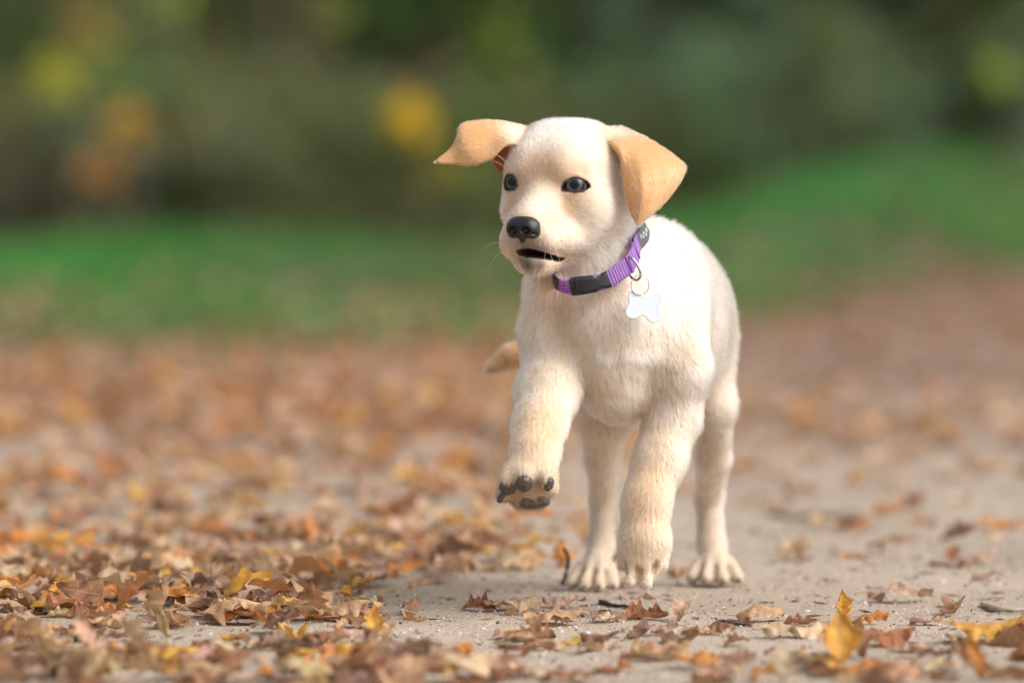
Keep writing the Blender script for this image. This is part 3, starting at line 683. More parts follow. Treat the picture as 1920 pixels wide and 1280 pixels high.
sapling(768, 212, 21.5, 230, (.80, .58, .03), .019, 'sapling with one bright yellow leaf cluster, left of the puppy ear')
sapling(835, 305, 22.0, 30, (.35, .30, .03), .05, 'sapling with dull yellow leaves just above the puppy left ear tip')
sapling(112, 125, 21.8, 60, (.40, .38, .03), .035, 'tall sapling with yellow green leaves at upper left')
sapling(232, 222, 21.6, 44, (.55, .30, .03), .032, 'sapling with golden orange leaves right of the yellow green one')
sapling(190, 300, 21.4, 30, (.50, .26, .07), .03, 'short sapling with faded orange brown leaves at left')
sapling(350, 232, 22.5, 40, (.28, .17, .04), .06, 'sapling with thin brown gold leaves left of centre')
sapling(150, 40, 22.4, 34, (.36, .22, .04), .05, 'tallest sapling with brown orange tip leaves at upper left')
sapling(20, 170, 22.0, 26, (.18, .2, .03), .06, 'olive leaved sapling at the left edge')
# the wood behind, one dark mass of leaves and boughs
n = 130000
X = np.where(brg.random(n) < .55, brg.uniform(-6, 6, n), brg.uniform(-26, 24, n)); Yw = brg.uniform(22.5, 27.5, n)-0; Zw = height(X, Yw)+brg.random(n)**.8*6.5
cl = np.array([DG, MG, OL, DB, BR, BG])*2.0
kk = np.clip(((fbm(X*.9, Zw*.9, Yw*.5, s=71, o=2)+1.2)/2.4*6).astype(int), 0, 5)
right = X > .3
cw = cl[kk]*brg.uniform(.6, 1.3, (n, 1)); cw = np.where(right[:, None], cw*np.array([.75, 1.05, 1.0]), cw)
me = scatter_mesh(np.array([(0, 0, 0), (.5, .36, .06), (1, 0, -.05), (.5, -.36, .06)]), np.array([(0, 1, 2, 3)]), np.stack([X, Yw, Zw], 1), brg.uniform(.10, .24, n), rand_rot(n, .8), np.clip(cw, .005, .5), 'woodland', fol_mat)
link('woodland', me, kind='stuff', label='dark autumn wood closing the view far behind the shrubs')
hill_mat = earth_mat('woodland floor', (.05, .04, .022), (.09, .075, .04), (.03, .03, .015), .8, .5, .05, fine=8)
def hill(x, y): return height(x, y)+sst((y-27)/4)*7*1.0-.6
V, Q = grid(np.arange(-60, 61, 1.5), np.arange(26.5, 60, 1.0), hill)
link('hill', mesh_np('hill', V, Q, True, [hill_mat]), kind='structure')
# ================================================================== the puppy: one distance field, one skin
class Field:
    def __init__(s, xs, ys, zs):
        s.xs, s.ys, s.zs = xs, ys, zs
        s.f = np.full((len(xs), len(ys), len(zs)), 80.0, np.float32)
        s.prims = []
    def _box(s, lo, hi, m):
        r = []
        for ax, a, b in zip((s.xs, s.ys, s.zs), lo, hi):
            i0, i1 = np.searchsorted(ax, a-m), np.searchsorted(ax, b+m)
            if i1-i0 < 1: return None
            r.append(slice(i0, i1))
        return tuple(r)
    def apply(s, prim):
        s.prims.append(prim)
        b = s._box(prim['lo'], prim['hi'], 62 if not prim.get('sub') else 20)
        if b is None: return
        X = s.xs[b[0]][:, None, None]; Y = s.ys[b[1]][None, :, None]; Z = s.zs[b[2]][None, None, :]
        d = prim['fn'](X, Y, Z).astype(np.float32)
        a = s.f[b]; k = prim['k']
        if prim.get('sub'):
            h = np.maximum(k-np.abs(a+d), 0)/k
            s.f[b] = np.maximum(a, -d) + h*h*k*.25
        else:
            h = np.maximum(k-np.abs(a-d), 0)/k
            s.f[b] = np.minimum(a, d) - h*h*k*.25
    def sample(s, p):
        out = []
        idx = []
        for ax, v in zip((s.xs, s.ys, s.zs), p):
            i = min(max(int(np.searchsorted(ax, v))-1, 0), len(ax)-2)
            idx.append((i, min(max((v-ax[i])/(ax[i+1]-ax[i]), 0), 1)))
        r = 0
        for a in (0, 1):
            for b in (0, 1):
                for c in (0, 1):
                    w = (idx[0][1] if a else 1-idx[0][1])*(idx[1][1] if b else 1-idx[1][1])*(idx[2][1] if c else 1-idx[2][1])
                    r += w*s.f[idx[0][0]+a, idx[1][0]+b, idx[2][0]+c]
        return float(r)
    def surface(s):
        """naive surface nets"""
        f = s.f; neg = f < 0
        nx, ny, nz = f.shape
        cnt = np.zeros((nx-1, ny-1, nz-1), np.int8)
        for a in (0, 1):
            for b in (0, 1):
                for c in (0, 1): cnt += neg[a:nx-1+a, b:ny-1+b, c:nz-1+c]
        act = (cnt > 0) & (cnt < 8)
        I, J, K = np.nonzero(act)
        vid = np.full(act.shape, -1, np.int64); vid[I, J, K] = np.arange(len(I))
        acc = np.zeros((len(I), 3)); num = np.zeros(len(I))
        xs, ys, zs = s.xs, s.ys, s.zs
        cr = [(a, b, c) for a in (0, 1) for b in (0, 1) for c in (0, 1)]
        for p in cr:
            for ax in range(3):
                if p[ax]: continue
                q = list(p); q[ax] = 1
                fa = f[I+p[0], J+p[1], K+p[2]]; fb = f[I+q[0], J+q[1], K+q[2]]
                m = (fa < 0) != (fb < 0)
                t = np.where(m, fa/np.where(m, fa-fb, 1), 0)
                pa = np.stack([xs[I+p[0]], ys[J+p[1]], zs[K+p[2]]], 1); pb = np.stack([xs[I+q[0]], ys[J+q[1]], zs[K+q[2]]], 1)
                acc += np.where(m[:, None], pa+(pb-pa)*t[:, None], 0); num += m
        V = acc/np.maximum(num, 1)[:, None]
        Q = []
        for ax in range(3):
            o1, o2 = [(1, 2), (2, 0), (0, 1)][ax]
            sl = [slice(0, None)]*3; sh = [slice(0, None)]*3
            a = [slice(1, -1)]*3; a[ax] = slice(0, -1); b = [slice(1, -1)]*3; b[ax] = slice(1, None)
            na, nb = neg[tuple(a)], neg[tuple(b)]
            E = np.nonzero(na != nb)
            pos = [E[0].copy(), E[1].copy(), E[2].copy()]
            for d in range(3):
                if d != ax: pos[d] += 1
            def v(d1, d2):
                q = [pos[0].copy(), pos[1].copy(), pos[2].copy()]
                q[o1] -= d1; q[o2] -= d2
                return vid[q[0], q[1], q[2]]
            quad = np.stack([v(1, 1), v(0, 1), v(0, 0), v(1, 0)], 1)
            flip = ~na[E]
            quad[flip] = quad[flip][:, ::-1]
            Q.append(quad)
        return V, np.concatenate(Q)

def prim_cone(a, b, ra, rb, k=20, **kw):
    a, b = np.asarray(a, float), np.asarray(b, float); ba = b-a; L2 = max(float(ba@ba), 1e-6)
    def fn(X, Y, Z):
        px, py, pz = X-a[0], Y-a[1], Z-a[2]
        t = np.clip((px*ba[0]+py*ba[1]+pz*ba[2])/L2, 0, 1)
        return np.sqrt((px-t*ba[0])**2+(py-t*ba[1])**2+(pz-t*ba[2])**2) - (ra+(rb-ra)*t)
    R = max(ra, rb)
    return dict(fn=fn, k=k, lo=np.minimum(a, b)-R, hi=np.maximum(a, b)+R, **kw)
def prim_ell(c, r, axes=None, k=20, **kw):
    c = np.asarray(c, float); A = np.eye(3) if axes is None else np.asarray(axes, float)
    def fn(X, Y, Z):
        px, py, pz = X-c[0], Y-c[1], Z-c[2]
        q = [(px*A[i][0]+py*A[i][1]+pz*A[i][2]) for i in range(3)]
        k0 = np.sqrt(sum((q[i]/r[i])**2 for i in range(3)))+1e-6
        k1 = np.sqrt(sum((q[i]/r[i]**2)**2 for i in range(3)))+1e-6
        return np.minimum(k0*(k0-1)/k1, 300)
    ext = np.sqrt(sum((A[i]*r[i])**2 for i in range(3)))
    return dict(fn=fn, k=k, lo=c-ext, hi=c+ext, **kw)
def prim_tri(a, b, c, r, k=6, **kw):
    a, b, c = (np.asarray(v, float) for v in (a, b, c))
    ba, cb, ac = b-a, c-b, a-c; nor = np.cross(ba, ac)
    def fn(X, Y, Z):
        def sub(o): return (X-o[0], Y-o[1], Z-o[2])
        def dot(p, q): return p[0]*q[0]+p[1]*q[1]+p[2]*q[2]
        pa, pb, pc = sub(a), sub(b), sub(c)
        s = np.sign(dot(pa, np.cross(ba, nor)))+np.sign(dot(pb, np.cross(cb, nor)))+np.sign(dot(pc, np.cross(ac, nor)))
        def ed(p, e):
            t = np.clip(dot(p, e)/(e@e), 0, 1)
            return (p[0]-e[0]*t)**2+(p[1]-e[1]*t)**2+(p[2]-e[2]*t)**2
        de = np.minimum(np.minimum(ed(pa, ba), ed(pb, cb)), ed(pc, ac))
        df = dot(pa, nor)**2/(nor@nor)
        return np.sqrt(np.where(s < 2, de, df)) - r
    return dict(fn=fn, k=k, lo=np.minimum(np.minimum(a, b), c)-r, hi=np.maximum(np.maximum(a, b), c)+r, **kw)

def steps(segs):
    out = [segs[0][0]]
    for a, b, h in segs:
        n = max(1, int(round((b-a)/h))); out += list(a+(b-a)*(np.arange(1, n+1)/n))
    return np.array(out, np.float32)
zt = P(960, 190, 0)[2]; zh = P(960, 545, 0)[2]
XS = steps([(P(795, 500, 0)[0], P(1425, 500, 0)[0]+10, 3.0)])
YS = steps([(-262, 130, 3.0), (130, 860, 5.0)])
ZS = steps([(-14, 130, 3.2), (130, zh, 4.0), (zh, zt, 2.8)])
FD = Field(XS, YS, ZS)

# head frame
HYAW = math.radians(27)
HF = np.array([-math.sin(HYAW), -math.cos(HYAW), 0.0]); HR = np.array([math.cos(HYAW), -math.sin(HYAW), 0.0]); HZ = np.array([0, 0, 1.0])
HC = P(1058, 330, 40)
def hp(lat, fwd, up): return HC + lat*HR + fwd*HF + up*HZ
HAX = [HR, HF, HZ]

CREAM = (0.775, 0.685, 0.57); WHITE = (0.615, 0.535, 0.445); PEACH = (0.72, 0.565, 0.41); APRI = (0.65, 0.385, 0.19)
TAN = (0.68, 0.49, 0.325); DEEP = (0.50, 0.25, 0.10)
def S(prim): FD.apply(prim); return prim
def cone(a, b, ra, rb, k=24, col=CREAM, flow=(0, .6, -.8), ln=17): return S(prim_cone(a, b, ra, rb, k=k, col=col, flow=flow, ln=ln))
def ball(c, r, **kw): return cone(c, np.asarray(c)+1e-3, r, r, **kw)
def ell(c, r, axes=None, k=24, col=CREAM, flow=(0, .6, -.8), ln=17): return S(prim_ell(c, r, axes, k=k, col=col, flow=flow, ln=ln))
def sub(prim): prim['sub'] = True; FD.apply(prim)

# --- trunk
bdy = np.array([0.17, 0.98, 0]); bdy /= np.linalg.norm(bdy); BAX = [np.array([bdy[1], -bdy[0], 0]), bdy, HZ]
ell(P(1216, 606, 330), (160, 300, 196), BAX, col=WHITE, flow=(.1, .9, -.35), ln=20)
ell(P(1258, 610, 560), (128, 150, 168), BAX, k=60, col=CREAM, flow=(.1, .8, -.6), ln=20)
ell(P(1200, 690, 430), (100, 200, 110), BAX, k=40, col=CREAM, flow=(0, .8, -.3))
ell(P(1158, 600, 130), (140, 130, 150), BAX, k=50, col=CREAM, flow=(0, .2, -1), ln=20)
cone(P(1135, 590, 50), P(1158, 715, 80), 98, 76, k=45, col=CREAM, flow=(.1, 0, -1), ln=19)   # breast
cone(P(1160, 715, 90), P(1168, 735, 170), 66, 62, k=30, col=TAN, flow=(0, .1, -1), ln=18)
# --- neck
cone(P(1098, 380, 70), P(1112, 480, 85), 84, 88, k=40, col=CREAM, flow=(.35, .5, -.7), ln=17)
cone(P(1112, 480, 85), P(1150, 580, 150), 90, 118, k=40, col=CREAM, flow=(.35, .5, -.7), ln=20)
cone(P(1026, 535, 25), P(1014, 610, 50), 36, 44, k=24, col=CREAM, flow=(-.1, .1, -1), ln=18)
cone(P(1160, 470, 150), P(1195, 520, 250), 62, 118, k=50, col=WHITE, flow=(.3, .9, -.4), ln=20)
# --- left-of-picture shoulder and the lifted foreleg
cone(P(1058, 560, 75), P(1051, 655, 80), 68, 68, k=36, col=CREAM, flow=(-.3, .2, -1), ln=19)
cone(P(1051, 655, 80), P(1027, 735, 10), 68, 58, k=34, col=CREAM, flow=(-.15, -.1, -1), ln=17)
cone(P(1026, 735, 10), P(1012, 795, -75), 59, 53, k=30, col=CREAM, flow=(0, -.4, -1), ln=14)
cone(P(1012, 795, -75), P(1002, 852, -165), 52, 46, k=24, col=PEACH, flow=(0, -.6, -1), ln=11)
PAWC = P(992, 893, -200)
ell(PAWC, (55, 34, 40), k=22, col=PEACH, flow=(0, -.9, -.2), ln=9)
for px, py, Y, r in ((954, 900, -214, 20), (984, 892, -222, 22), (1022, 896, -216, 20), (944, 925, -200, 17), (1032, 915, -204, 17)):
    ball(P(px, py, Y), r, k=9, col=WHITE, flow=(0, -1, -.1), ln=8)
cone(P(975, 935, -196), P(1012, 934, -196), 18, 20, k=12, col=TAN, flow=(0, -.4, -1), ln=10)
# --- right-of-picture shoulder and the standing foreleg
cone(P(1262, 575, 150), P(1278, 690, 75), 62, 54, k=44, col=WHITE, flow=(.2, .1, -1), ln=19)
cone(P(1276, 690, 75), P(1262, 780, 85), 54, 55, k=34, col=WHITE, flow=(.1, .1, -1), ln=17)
cone(P(1262, 780, 85), P(1238, 860, 55), 54, 54, k=24, col=CREAM, flow=(0, .1, -1), ln=13)
cone(P(1238, 860, 55), P(1213, 940, 12), 53, 49, k=20, col=PEACH, flow=(0, 0, -1), ln=12)
cone(P(1213, 940, 12), P(1209, 1015, 0), 49, 53, k=20, col=PEACH, flow=(0, 0, -1), ln=11)
cone(P(1209, 1015, 0), P(1206, 1050, -6), 54, 44, k=14, col=PEACH, flow=(0, -.2, -1), ln=9)
for a, b, ra, rb in (((1170, 1026, 8), (1166, 1060, 8), 19, 14), ((1186, 1040, -22), (1181, 1088, -28), 21, 16),
                     ((1214, 1040, -24), (1210, 1090, -30), 21, 16), ((1242, 1026, -4), (1240, 1056, -8), 22, 19)):
    cone(P(*a), P(*b), ra, rb, k=7, col=CREAM, flow=(0, -.2, -1), ln=6)
def grooves(toes, r=3.6, fwd=-10):
    for (a0, b0), (a1, b1) in zip(toes[:-1], toes[1:]):
        m1_ = (P(*b0)+P(*b1))/2; m0 = (P(*a0)+P(*a1))/2*.55+m1_*.45+np.array([0, fwd, 5]); m1 = (P(*b0)+P(*b1))/2+np.array([0, fwd-4, 2])
        sub(prim_cone(m0, m1, r*.5, r, k=5)); GROOVES.append((m0, m1))
GROOVES = []
grooves([((1170, 1040, 8), (1166, 1062, 8)), ((1186, 1058, -22), (1181, 1088, -28)), ((1214, 1058, -24), (1210, 1090, -30)), ((1242, 1042, -4), (1240, 1060, -8))], r=4.4, fwd=-12)
# --- hind legs
cone(P(1180, 660, 590), P(1137, 765, 500), 104, 64, k=40, col=TAN, flow=(0, .1, -1), ln=15)
cone(P(1137, 765, 500), P(1130, 860, 590), 56, 40, k=28, col=CREAM, flow=(0, .2, -1), ln=13)
cone(P(1130, 860, 590), P(1131, 935, 672), 38, 31, k=18, col=CREAM, flow=(0, .1, -1), ln=11)
cone(P(1131, 935, 672), P(1128, 1022, 650), 31, 31, k=16, col=WHITE, flow=(0, -.1, -1), ln=10)
cone(P(1128, 1022, 650), P(1116, 1062, 610), 31, 34, k=16, col=WHITE, flow=(0, -.5, -1), ln=9)
for a, b, r in (((1094, 1058, 600), (1072, 1092, 566), 14), ((1108, 1056, 590), (1096, 1094, 545), 15.5),
                ((1126, 1056, 590), (1122, 1094, 543), 15.5), ((1142, 1060, 600), (1148, 1093, 560), 14)):
    cone(P(*a), P(*b), r+4, r+.5, k=8, col=WHITE, flow=(0, -1, -.5), ln=6)
grooves([((1094, 1058, 600), (1072, 1092, 566)), ((1108, 1056, 590), (1096, 1094, 545)), ((1126, 1056, 590), (1122, 1094, 543)), ((1142, 1060, 600), (1148, 1093, 560))])
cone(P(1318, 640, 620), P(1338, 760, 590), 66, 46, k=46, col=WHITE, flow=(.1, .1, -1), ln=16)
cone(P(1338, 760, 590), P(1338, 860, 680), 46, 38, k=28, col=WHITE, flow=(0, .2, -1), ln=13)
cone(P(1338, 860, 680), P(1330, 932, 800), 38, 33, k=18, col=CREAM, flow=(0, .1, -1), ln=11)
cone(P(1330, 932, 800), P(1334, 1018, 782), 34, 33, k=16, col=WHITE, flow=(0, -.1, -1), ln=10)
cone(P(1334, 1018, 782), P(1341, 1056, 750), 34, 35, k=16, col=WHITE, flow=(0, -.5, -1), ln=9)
for a, b, r in (((1314, 1052, 745), (1298, 1081, 712), 14), ((1330, 1050, 738), (1324, 1083, 694), 15.5),
                ((1350, 1050, 738), (1354, 1083, 692), 15.5), ((1366, 1052, 745), (1382, 1081, 705), 14.5)):
    cone(P(*a), P(*b), r+4, r+.5, k=8, col=WHITE, flow=(0, -1, -.5), ln=6)
grooves([((1314, 1052, 745), (1298, 1081, 712)), ((1330, 1050, 738), (1324, 1083, 694)), ((1350, 1050, 738), (1354, 1083, 692)), ((1366, 1052, 745), (1382, 1081, 705))])
# --- tail, carried out to the picture's left
tp = [(1240, 560, 730, 34), (1165, 600, 775, 30), (1080, 632, 780, 28), (1000, 652, 765, 34), (958, 668, 752, 29), (930, 685, 744, 19), (906, 702, 740, 9)]
for a, b in zip(tp[:-1], tp[1:]):
    cone(P(*a[:3]), P(*b[:3]), a[3], b[3], k=16, col=(.50, .28, .13), flow=(-1, 0, -.4), ln=14)
NBODY = len(FD.prims)
# --- head
ell(hp(0, -12, 8), (104, 108, 98), HAX, k=40, col=CREAM, flow=None, ln=10)
for s in (-1, 1):
    ball(hp(s*50, -12, 42), 50, k=40, col=CREAM, flow=None, ln=11)
    ball(hp(s*36, 56, 20), 46, k=30, col=CREAM, flow=None, ln=9)
    ball(hp(s*60, 18, -62), 56, k=34, col=CREAM, flow=None, ln=12)
    ball(hp(s*52, 52, -34), 40, k=24, col=CREAM, flow=None, ln=9)
    ball(hp(s*70, -40, -60), 46, k=34, col=CREAM, flow=None, ln=13)
cone(hp(-2, 62, -68), hp(-6, 128, -100), 55, 50, k=30, col=CREAM, flow=None, ln=6)
cone(hp(0, 70, -24), hp(0, 150, -80), 33, 24, k=26, col=CREAM, flow=None, ln=5)
for s in (-1, 1):
    if s > 0: cone(hp(30, 96, -112), hp(24, 138, -117), 33, 27, k=16, col=CREAM, flow=None, ln=6)      # lips
    else: cone(hp(-30, 96, -116), hp(-30, 130, -124), 36, 36, k=16, col=CREAM, flow=None, ln=6)
    ball(hp(s*40, 52, -112), 34, k=36, col=CREAM, flow=None, ln=8)
cone(hp(0, 20, -128), hp(0, 100, -152), 48, 33, k=18, col=CREAM, flow=None, ln=8)                # lower jaw
cone(hp(0, 100, -152), hp(6, 134, -160), 34, 27, k=12, col=CREAM, flow=None, ln=5)
ball(hp(-20, 116, -157), 26, k=12, col=CREAM, flow=None, ln=5)
# eyes: brows, sockets
EYE_R, EYE_L = hp(61, 76, -15), hp(-65, 75, -10)
RE = 21.5
LID_R = [(1053, 357), (1057, 345), (1065, 337.5), (1077, 334), (1089, 336), (1098, 342), (1106, 350), (1097, 355), (1087, 358), (1074, 359), (1062, 359)]
LID_L = [(947, 352), (947.5, 340), (950, 331), (956, 327), (963, 329), (968.5, 337), (971, 350), (966, 355), (958, 357), (951, 356)]
def prim_poly(poly, y0, y1, k, r=0.0):
    pts = np.array(poly)
    x0, z0 = pts[:, 0], pts[:, 1]; x1, z1 = np.roll(x0, -1), np.roll(z0, -1)
    def fn(X, Y, Z):
        d = None; s_ = None
        for a_, b_, c_, e_ in zip(x0, z0, x1, z1):
            ex, ez = c_-a_, e_-b_; wx, wz = X-a_, Z-b_
            t = np.clip((wx*ex+wz*ez)/(ex*ex+ez*ez+1e-9), 0, 1)
            q = (wx-ex*t)**2+(wz-ez*t)**2
            d = q if d is None else np.minimum(d, q)
            c1, c2, c3 = Z >= b_, Z < e_, ex*wz > ez*wx
            fl = (c1 & c2 & c3) | (~c1 & ~c2 & ~c3)
            s_ = np.where(fl, -1.0, 1.0) if s_ is None else s_*np.where(fl, -1.0, 1.0)
        dd = s_*np.sqrt(d) - r
        yy = np.maximum(y0-Y, Y-y1)
        return np.maximum(dd, yy)
    return dict(fn=fn, k=k, lo=np.array([x0.min(), y0, z0.min()])-r, hi=np.array([x0.max(), y1, z0.max()])+r)
for s, e in ((1, EYE_R), (-1, EYE_L)):
    cone(hp(s*42, 86, 13), hp(s*74, 68, 14), 15, 13, k=18, col=PEACH, flow=None, ln=7)
    ball(e-HF*1, 25.0, k=14, col=PEACH, flow=None, ln=5)
for s, e, lid in ((1, EYE_R, LID_R), (-1, EYE_L, LID_L)):
    pl = [P(x, y, e[1]-RE)[[0, 2]] for x, y in catmull(lid, 2, True)]
    sub(prim_poly(pl, e[1]-70, e[1]+2, 3, .8))
# mouth
def prim_sheet(grid, rad, k=6, nu=3, nv=2, **kw):
    """grid of points (rows along the sheet); rad: radius per row"""
    g = np.asarray(grid, float)
    rad = np.interp(np.linspace(0, len(g)-1, (len(g)-1)*nu+1), np.arange(len(g)), rad)
    g = np.stack([catmull(g[:, j], nu) for j in range(g.shape[1])], 1)
    g = np.stack([catmull(g[i], nv) for i in range(g.shape[0])], 0)
    tris = []
    for i in range(g.shape[0]-1):
        for j in range(g.shape[1]-1):
            for tri in ((g[i, j], g[i+1, j], g[i+1, j+1]), (g[i, j], g[i+1, j+1], g[i, j+1])):
                if np.linalg.norm(np.cross(tri[1]-tri[0], tri[2]-tri[0])) < 1: continue
                tris.append(prim_tri(*tri, (rad[i]+rad[i+1])/2))
    def fn(X, Y, Z):
        d = None
        for t in tris:
            q = t['fn'](X, Y, Z); d = q if d is None else np.minimum(d, q)
        return d
    return dict(fn=fn, k=k, lo=np.min([t['lo'] for t in tris], 0), hi=np.max([t['hi'] for t in tris], 0), g=g, tris=tris, **kw)
MOUTH = []
for s in (1, -1):
    outer = [hp(s*l, f, u) for l, f, u in (((-18, 186, -144),) if s > 0 else ((-2, 190, -156),))+((4, 190, -144), (26, 180, -146), (46, 152, -151), (60, 122, -157), (74, 92, -160), (82, 70, -157))]
    inner = [hp(s*l, f, u) for l, f, u in ((-4, 114, -138), (0, 112, -138), (6, 108, -140), (12, 98, -146), (26, 88, -153), (42, 74, -156), (58, 58, -155))]
    mid = [(a_+b_)/2 for a_, b_ in zip(outer, inner)]
    rr = [2.8, 6.2, 5.4, 3.0, 1.7, 1.0, .8] if s > 0 else [1, 1, 1, 1, 1, 1, 1]
    if s < 0: continue
    MOUTH.append(prim_sheet([list(q) for q in zip(outer, mid, inner)], rr, k=4)); sub(MOUTH[-1])
# --- ears
def sheet(grid, r, k, col, ln):
    g = np.array([[P(*q) for q in row] for row in grid])
    rad = [r*(1-.35*i/(len(g)-1)) for i in range(len(g))]
    pr = prim_sheet(g, rad, k=k, col=col, flow=(0, 0, -1), ln=ln)
    cen_ = np.array([t_.mean(0) for t_ in pr['g']])           # rows: flow follows the sheet from base to tip
    gg = pr['g']; fl = np.gradient(gg, axis=0); fl /= np.linalg.norm(fl, axis=2)[:, :, None]+1e-9
    pts_, fl_ = gg.reshape(-1, 3), fl.reshape(-1, 3)
    pr['flowfn'] = lambda v: fl_[((v[:, None, :]-pts_[None])**2).sum(2).argmin(1)]
    S(pr); return gg
sheet([[(1006, 246, 62), (1000, 252, 48), (992, 262, 30), (984, 272, 12)],
       [(945, 231, 60), (945, 244, 36), (948, 258, 12), (950, 270, -6)],
       [(905, 228, 55), (906, 246, 28), (914, 272, 2), (924, 292, -12)],
       [(868, 234, 46), (870, 256, 20), (884, 284, -4), (900, 304, -12)],
       [(858, 256, 36), (862, 272, 14), (868, 290, 0), (876, 308, -6)],
       [(846, 280, 22), (848, 288, 12), (850, 298, 6), (854, 307, 2)],
       [(819, 301, 10), (819, 302, 9), (819, 303, 8), (820, 305, 7)]], 5.2, 5, APRI, 7)
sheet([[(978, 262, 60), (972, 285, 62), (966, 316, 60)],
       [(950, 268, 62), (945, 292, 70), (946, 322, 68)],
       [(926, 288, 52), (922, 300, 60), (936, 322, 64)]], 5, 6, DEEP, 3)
sheet([[(1126, 258, 0), (1140, 246, 24), (1160, 244, 54), (1182, 254, 84)],
       [(1160, 280, -26), (1176, 266, 6), (1200, 263, 42), (1226, 272, 70)],
       [(1172, 320, -34), (1198, 306, -36), (1236, 298, -4), (1264, 297, 46)],
       [(1175, 360, -38), (1204, 354, -52), (1242, 344, -22), (1281, 320, 34)],
       [(1184, 394, -42), (1202, 392, -52), (1224, 387, -40), (1246, 376, -8)],
       [(1194, 416, -50), (1198, 418, -50), (1203, 416, -49), (1209, 408, -46)]], 7.4, 6, APRI, 8)
cone(P(1140, 262, 30), P(1160, 300, 46), 16, 14, k=14, col=DEEP, flow=(0, .2, -1), ln=3)
# allow for the coat: the skin lies under the outline by about half the hair's standing height
zz_, yy_ = FD.zs[None, None, :], FD.ys[None, :, None]
def s01(t): t = np.clip(t, 0, 1); return t*t*(3-2*t)
mk = np.maximum(s01((P(0, 440)[2]-zz_)/60), s01((yy_-95)/60))*s01((zz_-20)/60)
xx_ = FD.xs[:, None, None]; hq = hp(0, 90, -95)
mk = mk*s01((np.sqrt((xx_-hq[0])**2+(yy_-hq[1])**2+(zz_-hq[2])**2)-125)/50)
mk = mk*s01((yy_+165)/70)*np.maximum(s01((zz_-40)/90), s01((yy_-250)/80))
FD.f += (1.0+7.0*mk).astype(np.float32)*np.ones_like(FD.f)*(np.abs(FD.f) < 60)
SKV, SKQ = FD.surface()
# tangential smoothing of the net, then snap back on the field is not needed: the steps are fine
def gradn(V, eps=1.5):
    return None

